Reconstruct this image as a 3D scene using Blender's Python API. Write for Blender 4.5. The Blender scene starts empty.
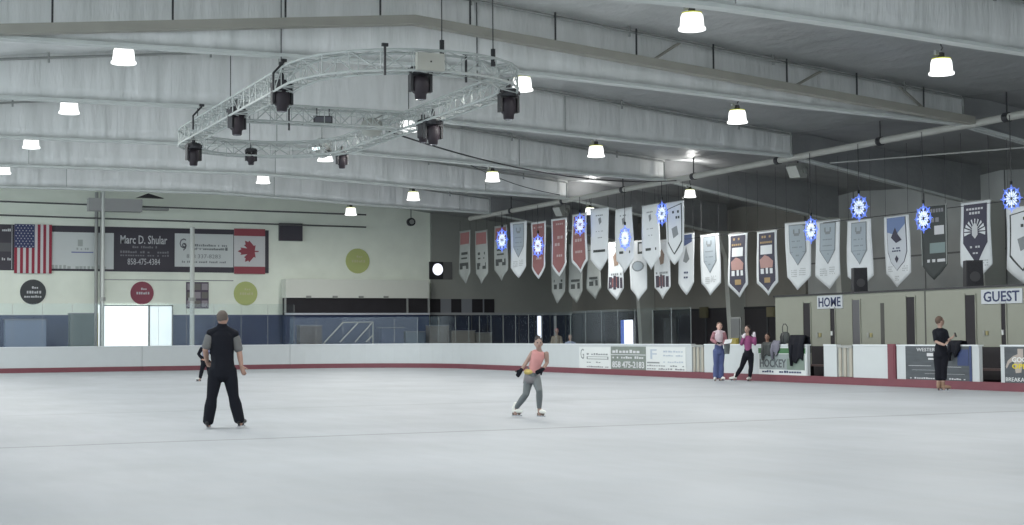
import bpy, bmesh, math, random
WORLD_S = 2.7; FILL_W = 6300; EXPO = -0.93
from mathutils import Vector, Matrix
from math import sin, cos, pi, radians, atan2, sqrt
random.seed(7)
C = bpy.context.scene.collection
# ------------------------------------------------------------------ camera
F = 1500.0
TH = math.atan(692/F); PT = math.atan(73.8/F); RO = 0.0076
fw = Vector((sin(TH)*cos(PT), cos(TH)*cos(PT), sin(PT)))
r0 = Vector((cos(TH), -sin(TH), 0)); u0 = r0.cross(fw)
cr = r0*cos(RO) - u0*sin(RO); cu = cr.cross(fw)
CAM = Vector((0, 0, 1.36))
cd = bpy.data.cameras.new('camera'); cam = bpy.data.objects.new('camera', cd); C.objects.link(cam)
cd.sensor_width = 36; cd.lens = F/1024*36; cd.clip_end = 500
m = Matrix.Identity(4)
for i in range(3):
    m[i][0] = cr[i]; m[i][1] = cu[i]; m[i][2] = -fw[i]; m[i][3] = CAM[i]
cam.matrix_world = m
bpy.context.scene.camera = cam
def P(px, py, X=None, Y=None, Z=None):
    """a point of the place measured from the photograph: pixel ray met with the plane X, Y or Z = value"""
    d = fw*F + cr*(px-512) - cu*(py-262.5)
    t = (X-CAM.x)/d.x if X is not None else (Y-CAM.y)/d.y if Y is not None else (Z-CAM.z)/d.z
    return CAM + d*t
def S(p): return F/((Vector(p)-CAM).dot(fw))
# ------------------------------------------------------------------ materials
MATS = {}
def mat(name, col, rough=.6, metal=0, noise=0, nscale=3, bump=0, bscale=20, spec=.5, emit=None, es=0, stretch=None):
    if name in MATS: return MATS[name]
    M = bpy.data.materials.new(name); M.use_nodes = True
    nt = M.node_tree; b = nt.nodes['Principled BSDF']
    b.inputs['Base Color'].default_value = (*col, 1); b.inputs['Roughness'].default_value = rough
    b.inputs['Metallic'].default_value = metal; b.inputs['Specular IOR Level'].default_value = spec
    tc = nt.nodes.new('ShaderNodeTexCoord'); src = tc.outputs['Object']
    if stretch:
        mp = nt.nodes.new('ShaderNodeMapping'); mp.inputs['Scale'].default_value = stretch
        nt.links.new(src, mp.inputs[0]); src = mp.outputs[0]
    nz = nt.nodes.new('ShaderNodeTexNoise'); nz.inputs['Scale'].default_value = nscale; nz.inputs['Detail'].default_value = 5
    nt.links.new(src, nz.inputs[0])
    mx = nt.nodes.new('ShaderNodeMix'); mx.data_type = 'RGBA'
    k = max(noise, .02)
    mx.inputs[6].default_value = (*[max(0, c*(1-k)) for c in col], 1)
    mx.inputs[7].default_value = (*[min(1, c*(1+k)) for c in col], 1)
    nt.links.new(nz.outputs[0], mx.inputs[0]); nt.links.new(mx.outputs[2], b.inputs['Base Color'])
    if bump:
        n2 = nt.nodes.new('ShaderNodeTexNoise'); n2.inputs['Scale'].default_value = bscale; n2.inputs['Detail'].default_value = 4
        nt.links.new(src, n2.inputs[0])
        bp = nt.nodes.new('ShaderNodeBump'); bp.inputs['Strength'].default_value = bump; bp.inputs['Distance'].default_value = .1
        nt.links.new(n2.outputs[0], bp.inputs['Height']); nt.links.new(bp.outputs[0], b.inputs['Normal'])
    if emit:
        b.inputs['Emission Color'].default_value = (*emit, 1); b.inputs['Emission Strength'].default_value = es
    MATS[name] = M; return M
def hx(r, g, b):
    f = lambda c: ((c/255+.055)/1.055)**2.4 if c > 10 else c/255/12.92
    return (f(r), f(g), f(b))
WHITE = mat('white_plastic', (.48, .515, .53), .35, noise=.04)
CREAM = mat('painted_wall', (.82, .865, .77), .8, noise=.10, nscale=1.2)
GREYW = mat('grey_panel_wall', (.42, .43, .42), .8, noise=.2, nscale=.8)
BLUE = mat('blue_paint', (.034, .052, .12), .6, noise=.2)
RED = mat('red_kickplate', (.15, .04, .055), .5, noise=.15)
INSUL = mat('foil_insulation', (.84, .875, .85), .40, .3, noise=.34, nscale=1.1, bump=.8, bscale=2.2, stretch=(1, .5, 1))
INSULW = mat('foil_insulation_web', (.86, .89, .865), .44, .12, noise=.34, nscale=.9, bump=.8, bscale=1.3, stretch=(2.2, 1, .35))
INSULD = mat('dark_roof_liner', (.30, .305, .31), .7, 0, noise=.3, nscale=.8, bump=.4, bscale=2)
def darken_right(M):
    # liner colour mixed darker towards the right slope, patchy, changing slowly across the roof
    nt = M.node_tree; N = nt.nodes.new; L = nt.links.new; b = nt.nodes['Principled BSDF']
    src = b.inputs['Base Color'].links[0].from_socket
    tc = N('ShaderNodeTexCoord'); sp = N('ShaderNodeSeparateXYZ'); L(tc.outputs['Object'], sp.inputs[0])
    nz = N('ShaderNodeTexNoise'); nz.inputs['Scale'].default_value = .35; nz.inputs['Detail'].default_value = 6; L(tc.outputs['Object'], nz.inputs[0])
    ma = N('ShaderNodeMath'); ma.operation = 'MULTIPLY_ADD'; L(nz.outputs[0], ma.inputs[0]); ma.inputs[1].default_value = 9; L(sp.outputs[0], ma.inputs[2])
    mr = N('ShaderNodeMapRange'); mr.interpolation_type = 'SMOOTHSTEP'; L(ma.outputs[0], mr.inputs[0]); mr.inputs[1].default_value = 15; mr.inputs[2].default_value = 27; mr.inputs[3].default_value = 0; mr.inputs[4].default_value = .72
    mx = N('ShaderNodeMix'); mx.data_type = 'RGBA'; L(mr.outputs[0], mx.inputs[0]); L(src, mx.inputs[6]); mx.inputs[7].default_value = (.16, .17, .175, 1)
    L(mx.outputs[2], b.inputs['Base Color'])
darken_right(INSUL)
STEEL = mat('beige_steel', (.34, .33, .29), .6, noise=.15, nscale=2)
PIPE = mat('grey_pipe', (.30, .31, .30), .5, .2)
DARK = mat('dark_metal', (.02, .02, .024), .5)
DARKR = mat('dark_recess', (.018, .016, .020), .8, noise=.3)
BLACKC = mat('black_cloth', (.009, .010, .015), .9, spec=.2)
ALU = mat('aluminium', (.46, .49, .48), .6, .25)
BEIGE = mat('beige_partition', (.245, .255, .215), .7, noise=.05)
NAVY = mat('navy_lettering', (.02, .03, .09), .6)
GREYT = mat('grey_lettering', (.22, .24, .25), .7)
LIGHTT = mat('pale_lettering', (.55, .56, .58), .7)
GREYG = mat('grey_gate', (.26, .27, .25), .5, noise=.2, nscale=4)
SIGNW = mat('sign_white', (.60, .63, .63), .6)
SIGND = mat('sign_dark', (.05, .045, .06), .6)
SIGNG = mat('sign_grey_green', (.17, .20, .18), .6, noise=.2)
LAMP = mat('lamp_glow', (1, 1, 1), .5, emit=(1, 1, .98), es=3.4)
LAMPC = mat('lamp_rim', (.35, .36, .05), .4, emit=(.75, .8, .05), es=.8)
BRIGHT = mat('bright_daylight_pane', (.9, .95, .95), .3, emit=(.88, .95, 1), es=2.1, noise=.1)
BRIGHT2 = mat('door_daylight_pane', (.9, .9, 1), .3, emit=(.85, .88, 1), es=2.6)
BLUEG = mat('blue_lit_sheet', (.1, .2, .6), .3, emit=(.12, .2, .7), es=.8)
YEL = mat('yellow_paint', (.6, .5, .02), .5)
LIME = mat('lime_sign', (.45, .50, .20), .7)
SKIN = mat('skin', (.36, .22, .17), .6, noise=.08)
SKINP = mat('pale_skin', (.52, .34, .28), .6)
SNOWB = mat('snowflake_blue', (.1, .15, .5), .5, emit=(.13, .25, 1.0), es=1.7)
SNOWW = mat('snowflake_white', (.8, .85, 1), .5, emit=(.55, .68, 1.0), es=2.1)
REDC = mat('red_cloth', (.26, .115, .115), .8, noise=.1)
WHC = mat('white_cloth', (.66, .69, .71), .85, noise=.06, nscale=4)
GRC = mat('grey_cloth', (.30, .32, .31), .85, noise=.06)
PEN = mat('blue_grey_cloth', (.34, .39, .43), .85)
NAVC = mat('navy_cloth', (.06, .058, .085), .85)
BLC = mat('sky_blue_cloth', (.16, .22, .38), .85)
DKC = mat('dark_grey_cloth', (.055, .062, .062), .85)
GOLD = mat('gold_print', (.34, .24, .12), .7)
PINK = mat('pink_print', (.40, .24, .22), .7)
GREEN = mat('green_print', (.05, .14, .06), .7)
# ice
def ice_mat():
    M = bpy.data.materials.new('ice'); M.use_nodes = True; nt = M.node_tree; b = nt.nodes['Principled BSDF']
    L = nt.links.new; N = nt.nodes.new
    tc = N('ShaderNodeTexCoord')
    def noise(scale, st, det=5):
        mp = N('ShaderNodeMapping'); mp.inputs['Scale'].default_value = st; L(tc.outputs['Object'], mp.inputs[0])
        n = N('ShaderNodeTexNoise'); n.inputs['Scale'].default_value = scale; n.inputs['Detail'].default_value = det; L(mp.outputs[0], n.inputs[0]); return n.outputs[0]
    def mth(op, a, c):
        n = N('ShaderNodeMath'); n.operation = op
        for i, v in enumerate((a, c)):
            if hasattr(v, 'is_linked'): L(v, n.inputs[i])
            else: n.inputs[i].default_value = v
        return n.outputs[0]
    a = noise(.5, (1, .6, 1)); s = noise(1.6, (.25, 2.2, 1), 8); s2 = noise(2.2, (1.6, .35, 1), 8)
    v = mth('ADD', mth('MULTIPLY', a, .16), mth('ADD', mth('MULTIPLY', s, .10), mth('MULTIPLY', s2, .06)))
    v = mth('ADD', v, .21)
    sp = N('ShaderNodeSeparateXYZ'); L(tc.outputs['Object'], sp.inputs[0])
    wob = mth('MULTIPLY', mth('SUBTRACT', noise(.4, (1, 1, 1), 2), .5), .25)
    Y = mth('ADD', sp.outputs[1], wob)
    def line(y, w, d):   # a line painted under the ice, straight across the rink
        k = mth('LESS_THAN', mth('ABSOLUTE', mth('SUBTRACT', Y, y), 0), w)
        return mth('MULTIPLY', k, d)
    dx = mth('SUBTRACT', sp.outputs[0], 11.7); dy = mth('SUBTRACT', sp.outputs[1], 16.5)
    r = mth('POWER', mth('ADD', mth('MULTIPLY', dx, dx), mth('MULTIPLY', dy, dy)), .5)
    circ = mth('MULTIPLY', mth('LESS_THAN', mth('ABSOLUTE', mth('SUBTRACT', r, 4.5), 0), .025), .05)
    for q in (line(20.0, .08, .13), line(28.4, .08, .07)): v = mth('SUBTRACT', v, q)
    cb = N('ShaderNodeCombineColor')
    L(mth('MULTIPLY', v, .935), cb.inputs[0]); L(mth('MULTIPLY', v, 1.0), cb.inputs[1]); L(mth('MULTIPLY', v, 1.075), cb.inputs[2])
    L(cb.outputs[0], b.inputs['Base Color'])
    rr = mth('ADD', mth('MULTIPLY', s, .3), .38); L(rr, b.inputs['Roughness'])
    b.inputs['Specular IOR Level'].default_value = .3
    return M
ICE = ice_mat()
def glass_mat():
    M = bpy.data.materials.new('plexiglass'); M.use_nodes = True; nt = M.node_tree
    for n in list(nt.nodes): nt.nodes.remove(n)
    o = nt.nodes.new('ShaderNodeOutputMaterial'); mx = nt.nodes.new('ShaderNodeMixShader')
    t = nt.nodes.new('ShaderNodeBsdfTransparent'); t.inputs[0].default_value = (.95, .97, .97, 1)
    g = nt.nodes.new('ShaderNodeBsdfGlossy'); g.inputs['Roughness'].default_value = .08; g.inputs[0].default_value = (.9, .95, 1, 1)
    mx.inputs[0].default_value = .03
    nt.links.new(t.outputs[0], mx.inputs[1]); nt.links.new(g.outputs[0], mx.inputs[2]); nt.links.new(mx.outputs[0], o.inputs[0])
    return M
GLASS = glass_mat()
# ------------------------------------------------------------------ building helpers
def root(name, loc=(0, 0, 0), rz=0, label=None, cat=None, group=None, kind=None):
    o = bpy.data.objects.new(name, None); C.objects.link(o); o.location = loc; o.rotation_euler = (0, 0, rz)
    o.empty_display_size = .2
    tag(o, label, cat, group, kind); return o
def tag(o, label=None, cat=None, group=None, kind=None):
    for k, v in (('label', label), ('category', cat), ('group', group), ('kind', kind)):
        if v: o[k] = v
    return o
def link(name, me, material, parent=None, world=False, label=None):
    o = bpy.data.objects.new(name, me); C.objects.link(o)
    if material and not me.materials: me.materials.append(material)
    if parent is not None:
        o.parent = parent
        if world:     # the vertices are in place coordinates
            inv = chain(parent).inverted(); me.transform(inv)
    if label: o['label'] = label
    return o
def chain(o):
    M_ = Matrix.LocRotScale(o.location, o.rotation_euler, o.scale)
    return (chain(o.parent) @ M_) if o.parent else M_
def dup(o, parent=None):
    c = o.copy(); C.objects.link(c)
    if parent: c.parent = parent
    for ch in list(o.children): dup(ch, c)
    return c
class MB:
    def __init__(s): s.v = []; s.f = []; s.sm = False
    def add(s, vs, fs):
        n = len(s.v); s.v += [tuple(v) for v in vs]; s.f += [tuple(i+n for i in f) for f in fs]; return s
    def box(s, lo, hi, M=None):
        x0, y0, z0 = lo; x1, y1, z1 = hi
        vs = [Vector(p) for p in ((x0,y0,z0),(x1,y0,z0),(x1,y1,z0),(x0,y1,z0),(x0,y0,z1),(x1,y0,z1),(x1,y1,z1),(x0,y1,z1))]
        if M: vs = [M @ v for v in vs]
        return s.add(vs, [(0,3,2,1),(4,5,6,7),(0,1,5,4),(1,2,6,5),(2,3,7,6),(3,0,4,7)])
    def cbox(s, c, d, M=None):
        return s.box([c[i]-d[i]/2 for i in range(3)], [c[i]+d[i]/2 for i in range(3)], M)
    def tube(s, a, b, r, r2=None, n=8):
        return s.path([a, b], [r, r if r2 is None else r2], n)
    def path(s, pts, rad, n=8):
        pts = [Vector(p) for p in pts]
        if not hasattr(rad, '__len__'): rad = [rad]*len(pts)
        vs = []; up = None
        for i, p in enumerate(pts):
            t = (pts[min(i+1, len(pts)-1)]-pts[max(i-1, 0)]).normalized()
            if up is None: up = Vector((0,0,1)) if abs(t.z) < .9 else Vector((1,0,0))
            a = t.cross(up).normalized(); b = t.cross(a).normalized(); up = -b if (-b).length else up
            for k in range(n):
                q = 2*pi*k/n; vs.append(p + (a*cos(q)+b*sin(q))*rad[i])
        fs = []
        for i in range(len(pts)-1):
            for k in range(n):
                k2 = (k+1) % n; fs.append((i*n+k, i*n+k2, (i+1)*n+k2, (i+1)*n+k))
        fs.append(tuple(range(n-1, -1, -1))); fs.append(tuple((len(pts)-1)*n+k for k in range(n)))
        return s.add(vs, fs)
    def lathe(s, prof, M=None, n=16):
        vs = []; fs = []
        for r, z in prof:
            for k in range(n): vs.append(Vector((r*cos(2*pi*k/n), r*sin(2*pi*k/n), z)))
        if M: vs = [M @ v for v in vs]
        for i in range(len(prof)-1):
            for k in range(n):
                k2 = (k+1) % n; fs.append((i*n+k, i*n+k2, (i+1)*n+k2, (i+1)*n+k))
        fs.append(tuple(range(n-1, -1, -1))); fs.append(tuple((len(prof)-1)*n+k for k in range(n)))
        return s.add(vs, fs)
    def prism(s, poly, t0, t1, fn):
        """a flat outline given thickness: fn(u, v, n) -> place"""
        n = len(poly); vs = [fn(u, v, t0) for u, v in poly] + [fn(u, v, t1) for u, v in poly]
        fs = [tuple(range(n-1, -1, -1)), tuple(range(n, 2*n))] + [(i, (i+1) % n, n+(i+1) % n, n+i) for i in range(n)]
        return s.add(vs, fs)
    def build(s, name, material, parent=None, world=False, label=None, smooth=False):
        me = bpy.data.meshes.new(name); me.from_pydata(s.v, [], s.f)
        bm = bmesh.new(); bm.from_mesh(me); bmesh.ops.recalc_face_normals(bm, faces=bm.faces); bm.to_mesh(me); bm.free()
        if smooth:
            for p in me.polygons: p.use_smooth = len(p.vertices) == 4
        return link(name, me, material, parent, world, label)
FAINT = {}
# planes of the building:  u runs to the viewer's right on the surface, v is height, n comes out towards the rink
def back(Y0): return lambda u, v, n: Vector((u, Y0-n, v))
def side(X0): return lambda u, v, n: Vector((X0-n, -u, v))
def uv(px, py, kind, c):
    p = P(px, py, Y=c) if kind == 'b' else P(px, py, X=c)
    return (p.x, p.z) if kind == 'b' else (-p.y, p.z)
def rect(x0, y0, x1, y1, kind, c):
    xm = (x0+x1)/2; ym = (y0+y1)/2
    u_0 = uv(x0, ym, kind, c)[0]; u_1 = uv(x1, ym, kind, c)[0]
    return u_0, uv(xm, y1, kind, c)[1], u_1, uv(xm, y0, kind, c)[1]
def fnp(kind, c): return back(c) if kind == 'b' else side(c)
def plate(name, r, kind, c, material, n0=.0, n1=.03, parent=None, label=None):
    u_0, v_0, u_1, v_1 = r
    return MB().prism([(u_0,v_0),(u_1,v_0),(u_1,v_1),(u_0,v_1)], n0, n1, fnp(kind, c)).build(name, material, parent, True, label)
def letters(s_, r, kind, c, material, n, parent, name='lettering', bold=0.0):
    """raised or printed words fitted to a rectangle of a surface"""
    cu_ = bpy.data.curves.new(name, 'FONT'); cu_.body = s_; cu_.extrude = .01; cu_.offset = bold; cu_.resolution_u = 2
    o = bpy.data.objects.new('tmp', cu_); C.objects.link(o); bpy.context.view_layer.update()
    me = bpy.data.meshes.new_from_object(o.evaluated_get(bpy.context.evaluated_depsgraph_get()))
    bpy.data.objects.remove(o); bpy.data.curves.remove(cu_); me.name = name; me.materials.clear()
    xs = [v.co.x for v in me.vertices]; ys = [v.co.y for v in me.vertices]
    x0, x1, y0, y1 = min(xs), max(xs), min(ys), max(ys); u_0, v_0, u_1, v_1 = r; fn = fnp(kind, c)
    for v in me.vertices:
        v.co = fn(u_0+(v.co.x-x0)/(x1-x0)*(u_1-u_0), v_0+(v.co.y-y0)/(y1-y0)*(v_1-v_0), n+(.006 if v.co.z > 0 else 0))
    return link(name, me, material, parent, True)
def bars(rs, kind, c, material, n, parent, name='lettering'):
    mb = MB(); fn = fnp(kind, c)
    for (u_0, v_0, u_1, v_1) in rs: mb.prism([(u_0,v_0),(u_1,v_0),(u_1,v_1),(u_0,v_1)], n, n+.006, fn)
    return mb.build(name, material, parent, True)
def sub(r, a0, b0, a1, b1):
    u_0, v_0, u_1, v_1 = r; return (u_0+(u_1-u_0)*a0, v_0+(v_1-v_0)*b0, u_0+(u_1-u_0)*a1, v_0+(v_1-v_0)*b1)
def textline(r, k=14, seed=1):
    """a row of small unreadable strokes, like the small print of the far signs"""
    rng = random.Random(seed); out = []; u_0, v_0, u_1, v_1 = r; w = (u_1-u_0)/k
    for i in range(k):
        if rng.random() < .16: continue
        out.append((u_0+i*w, v_0, u_0+i*w+w*rng.uniform(.55, .85), v_1-(v_1-v_0)*rng.choice([0, .25, .3])))
    return out
# ------------------------------------------------------------------ the building
XR, Y0B, RC = 25.0, 64.8, 6.0       # side boards, end boards, corner radius
XW, YW = 35.5, 69.4                 # walls
MB().box((-14, -12, -.3), (XW+.3, YW+.3, -.02)).build('floor', mat('concrete_floor', (.16, .16, .16), .8, noise=.2))
tag(bpy.data.objects['floor'], kind='structure')
# the ice sheet
def outline(off=0, n=10):
    r = RC-off; cx, cy = XR-RC, Y0B-RC; pts = []
    for k in range(n+1):
        a = pi/2*(1-k/n); pts.append((cx+r*cos(a), cy+r*sin(a)))
    return pts       # from the end boards round the corner to the side boards
mb = MB(); pl = [(-1.4, -10)] + [(-1.4, Y0B)] + outline(0) + [(XR, -10)]
mb.prism(pl, -.02, 0, lambda u, v, n: Vector((u, v, n)))
tag(mb.build('floor_ice', ICE), 'white skating ice with faint painted lines', 'ice', kind='structure')
# walls
tag(MB().box((-14, YW, 0), (XW+.3, YW+.3, 9.6)).build('wall_back', CREAM), kind='structure')
tag(MB().box((XW, -12, 0), (XW+.3, YW, 9.6)).build('wall_right', GREYW), kind='structure')
tag(MB().box((-14, YW-.05, 0), (20, YW, uv(80, 315, 'b', YW)[1])).build('wall_wainscot', BLUE), kind='structure')
# wall panels and columns of the right wall
BROWN = mat('brown_grey_wall', (.25, .24, .215), .8, noise=.25, nscale=.5)
tag(MB().box((XW-.12, 49, 2.45), (XW, YW, 8)).build('trim_1', BROWN), kind='structure')
tag(MB().box((P(430, 250, Y=YW).x, YW-.12, 2.5), (XW, YW, 8)).build('trim_2', mat('grey_end_wall', (.30, .31, .285), .8, noise=.15, nscale=.6)), kind='structure')
mb = MB()
for y in range(-6, 50, 4): mb.box((XW-.02, y, 0), (XW, y+.04, 8))
mb.box((XW-.03, -10, 4.1), (XW, 49, 4.16))
tag(mb.build('trim_3', mat('wall_seam', (.17, .17, .17))), kind='structure')
# roof
XRID, ZR, XK = 11.6, 8.13, 27.1
def zf(x):
    if x > XK: return zf(XK)-(x-XK)*.18
    if x < 2*XRID-XK: return zf(2*XRID-XK)-(2*XRID-XK-x)*.18
    return ZR-(x-XRID)*.088 if x > XRID else ZR-(XRID-x)*.104
def zt(x):
    b = ZR+.92
    return b-abs(x-XRID)*(.098 if x > XRID else .104)
ZB = [(-12, 6.0), (-3.9, 7.0), (0, 7.2), (4, 7.24), (8.2, 7.28), (14.5, 7.30), (18, 7.17), (21.5, 7.0), (27.1, 6.80), (34.6, 5.5), (40, 5)]
def zbot(x):
    for (a, za), (b, zb_) in zip(ZB[:-1], ZB[1:]):
        if a <= x <= b: return za+(zb_-za)*(x-a)/(b-a)
LIP = mat('pale_insulation_edge', (.62, .65, .63), .6, noise=.1)
FY = [30.6+7.6*k for k in range(-4, 5)]
def ceil_strip(name, x0, x1, material, ya, yb):
    mb = MB(); nx = int((x1-x0)/.9); ny = 10; vs = []
    for j in range(ny+1):
        y = ya+(yb-ya)*j/ny
        for i in range(nx+1):
            x = x0+(x1-x0)*i/nx
            sag = .10*sin(pi*((x-XRID)/1.8 % 1)) + .18*sin(pi*j/ny)
            vs.append((x, y, zt(x)-sag+.12))
    w = nx+1; fs = [(j*w+i, j*w+i+1, (j+1)*w+i+1, (j+1)*w+i) for j in range(ny) for i in range(nx)]
    return MB().add(vs, fs), vs, fs
allm = MB(); alld = MB()
ys = [FY[0]-7.6]+FY+[YW]
for a, b in zip(ys[:-1], ys[1:]):
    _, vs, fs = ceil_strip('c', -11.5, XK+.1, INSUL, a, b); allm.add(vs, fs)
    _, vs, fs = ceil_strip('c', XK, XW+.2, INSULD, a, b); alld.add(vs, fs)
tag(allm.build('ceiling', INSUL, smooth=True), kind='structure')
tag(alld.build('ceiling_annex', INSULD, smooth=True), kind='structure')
tag(MB().add([(-12, -20, 9.7), (XW+1, -20, 9.7), (XW+1, YW+1, 9.7), (-12, YW+1, 9.7), (-12, -20, 9.8), (XW+1, -20, 9.8), (XW+1, YW+1, 9.8), (-12, YW+1, 9.8)],
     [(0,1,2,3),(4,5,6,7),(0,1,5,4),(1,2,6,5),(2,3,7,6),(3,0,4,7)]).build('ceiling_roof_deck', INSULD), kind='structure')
xs_in = [-3.9, 0, 4, 8, 11.0, 11.6, 12.2, 16, 20, 24, XK]
for k, y in enumerate(FY):
    fr = root('ceiling_frame', (XRID, y, 0), kind='structure', label='wide shallow gabled roof frame crossing the ice, wrapped in silver insulation', cat='roof frame', group='roof frames')
    # web, wrapped in insulation that bulges between the hanger rods
    nx = 62; vs = []; fs = []
    for i in range(nx+1):
        x = -3.9+(XK+3.9)*i/nx
        bl = .05*abs(sin((x)/2.1*pi))
        for q in range(5):
            z = zbot(x)+.05+(zt(x)+.12-zbot(x)-.05)*q/4
            vs.append((x, y-.05-bl*sin(pi*q/4)-.02*sin(x*5+k), z))
        vs.append((x, y+.1, zt(x)+.12)); vs.append((x, y+.1, zbot(x)+.05))
    for i in range(nx):
        for q in range(7): fs.append((i*7+q, i*7+(q+1) % 7, (i+1)*7+(q+1) % 7, (i+1)*7+q))
    MB().add(vs, fs).build('web', INSULW, fr, True, smooth=True)
    def strip(zfun, xx, y0_, hw, th, m_, nm):
        mb = MB(); vs = []
        for x in xx:
            z = zfun(x)
            for (dy, dz) in ((-hw, 0), (hw, 0), (hw, th), (-hw, th)): vs.append((x, y0_+dy, z+dz))
        fs = [(i*4+q, i*4+(q+1) % 4, (i+1)*4+(q+1) % 4, (i+1)*4+q) for i in range(len(xx)-1) for q in range(4)]+[(0,1,2,3), tuple(range(len(vs)-4, len(vs)))]
        mb.add(vs, fs).build(nm, m_, fr, True)
    strip(zbot, [-11]+[-3.9+i*(XK+3.9)/30 for i in range(31)]+[34.6], y, .14, .07, LIP, 'flange')
    NEAR = abs(y-30.6) < .1
    if NEAR: strip(zf, xs_in, y-.45, .13, .19, STEEL, 'gable_beam')
    x = -3; q = 0
    while x < XK:
        if NEAR and abs(x-XRID) > .6: MB().tube((x, y-.42, zf(x)+.1), (x, y-.42, zt(x)-.02), .022, n=6).build('hanger_rod', DARK, fr, True)
        if not NEAR and q % 4 == (k+1) % 4: MB().tube((x, y-.17, zbot(x)+.1), (x, y-.17, zt(x)-.02), .014, n=6).build('hanger_rod', PIPE, fr, True)
        x += 2.1 if x > 8 else 2.35; q += 1
    # haunches past the knees
    for sgn, xe in ((1, 34.6), (-1, -11)):
        mb = MB(); a = XK if sgn > 0 else 2*XRID-XK
        vs = [(a, y-.03, zbot(a)), (xe, y-.03, zbot(xe)), (xe, y-.03, zt(xe)+.12), (a, y-.03, zt(a)+.12)]
        vs += [(p[0], y+.03, p[2]) for p in vs]
        mb.add(vs, [(0,1,2,3),(4,5,6,7),(0,1,5,4),(1,2,6,5),(2,3,7,6),(3,0,4,7)]).build('haunch', INSULD, fr, True)
    # the tapered column at the right wall
    cb = MB(); zc = 5.7
    vs = [(34.75, y-.15, 0), (XW, y-.15, 0), (XW, y-.15, zc), (34.1, y-.15, zc), (34.5, y-.15, 4.6)]
    vs += [(p[0], y+.15, p[2]) for p in vs]
    cb.add(vs, [(0,1,2,3,4), (9,8,7,6,5), (0,1,6,5), (1,2,7,6), (2,3,8,7), (3,4,9,8), (4,0,5,9)]).build('column', mat('light_grey_column', (.52, .53, .49), .7), fr, True)
# eave pipe running the length of the rink above the side boards, and sprinkler pipes across each bay
YE = P(470, 218, X=XK+.1).y
pm = MB().tube((XK+.1, -10, 6.80), (XK+.1, YE, 6.80), .10, n=12)
e = root('eave_pipe', (XK+.1, 25, 6.8), label='long thick pale pipe running lengthwise under the roof eave above the side boards', cat='pipe')
pm.build('pipe', mat('pale_pipe', (.40, .40, .37), .5, noise=.1), e, True)
for y in range(14, int(YE), 5):
    MB().tube((XK+.1, y, 6.8), (XK+.1, y, zt(XK)+.1), .02, n=6).tube((XK+.1, y-.09, 6.8), (XK+.1, y+.09, 6.8), .125, n=12).build('hanger', DARK, e, True)
for k, y in enumerate(FY):
    e = root('sprinkler_pipe', (10, y-.5, 8), label='thin sprinkler pipe under the ceiling at the %s roof frame, counted from the near end' % ['first','second','third','fourth','fifth','sixth','seventh','eighth','ninth'][k], cat='pipe', group='sprinkler pipes across the roof bays')
    yy = y-.35
    xl = -4
    pts = [(x, yy, zt(x)-.10) for x in (xl, 3, XRID, 17, 22, 26.8)]+[(26.9, yy, zt(26.9)-.12), (26.9, yy, 6.85)]
    MB().path(pts, .035, 6).build('pipe', PIPE, e, True)
    for x in (1, 5, 9, 13, 17, 21, 25): MB().tube((x, yy, zt(x)-.22), (x, yy, zt(x)+.1), .03, n=6).build('sprinkler_head', PIPE, e, True)
# diagonal braces on the near frame at the right
mb = MB()
for (xa, xb) in ((18.5, 17.6), (22.6, 21.6), (24.9, 25.9)):
    y = FY[4]-.2; mb.tube((xa, y, zt(xa)-.05), (xb, y, zf(xb)+.15), .035, n=6)
o = mb.build('diagonal_brace', STEEL); tag(o, 'short diagonal steel braces fixed against the nearest roof frame', 'brace', kind='structure')
# ------------------------------------------------------------------ boards round the ice
def board_seg(pts, name, mats=True, label=None, group=None, gap=False):
    """a run of dasher boards along pts (inner face), as one thing: panel, cap rail, kickplate"""
    mid = pts[len(pts)//2]
    e = root(name, (mid[0], mid[1], 0), label=label, cat='rink board', group=group)
    def run(o0, o1, z0, z1):
        mb = MB(); vs = []
        for i, p in enumerate(pts):
            a = Vector(pts[max(i-1, 0)]); b = Vector(pts[min(i+1, len(pts)-1)]); t = (b-a).normalized(); n = Vector((t.y, -t.x))   # outward
            for o_, z in ((o0, z0), (o1, z0), (o1, z1), (o0, z1)): vs.append((p[0]+n.x*o_, p[1]+n.y*o_, z))
        fs = [(i*4+q, i*4+(q+1) % 4, (i+1)*4+(q+1) % 4, (i+1)*4+q) for i in range(len(pts)-1) for q in range(4)]+[(0,1,2,3), tuple(range(len(vs)-4, len(vs)))]
        return mb.add(vs, fs)
    if not gap:
        run(0, .10, .20, 1.04).build('panel', WHITE, e, True)
        run(-.015, .14, 1.04, 1.075).build('cap_rail', mat('cap_rail', (.62, .66, .68), .4), e, True)
    run(-.03, .12 if not gap else .10, 0, .20).build('kickplate', RED, e, True)
    return e
# order the points so that the outward side is away from the ice: walk clockwise seen from below -> reversed outline
XG = lambda px: P(px, 372, X=XR).y
L_END = [(-1.4, Y0B), (6.2, Y0B)]
def rev(p): return list(reversed(p))
seams = [-1.4, 5.75, 12.5, 19.0]
yel_gap = None
names = ['long white end board below the bright window, at the far left', 'white end board behind the man in the black vest', 'white end board in front of the concession counter']
for (a, b), lb in zip(zip(seams[:-1], seams[1:]), names): board_seg(rev([(a, Y0B), (b-.015, Y0B)]), 'rink_board', label=lb)
oc = outline(0, 14)
board_seg(rev(oc[:9]), 'rink_board', label='curved white corner board, first half beside the end boards')
board_seg(rev(oc[8:]+[(XR, 52)]), 'rink_board', label='curved white corner board running into the side boards behind the girl')
def sb(x0, x1, lb=None, gap=False): return board_seg([(XR, XG(x1)), (XR, XG(x0))], 'rink_board' if not gap else 'gate_sill', label=lb, gap=gap)
ya = 52
board_seg([(XR, XG(692)), (XR, 52)], 'rink_board', label='white side board carrying the three small adverts')
sb(704.5, 757, 'white side board behind the two chatting skaters')
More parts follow.
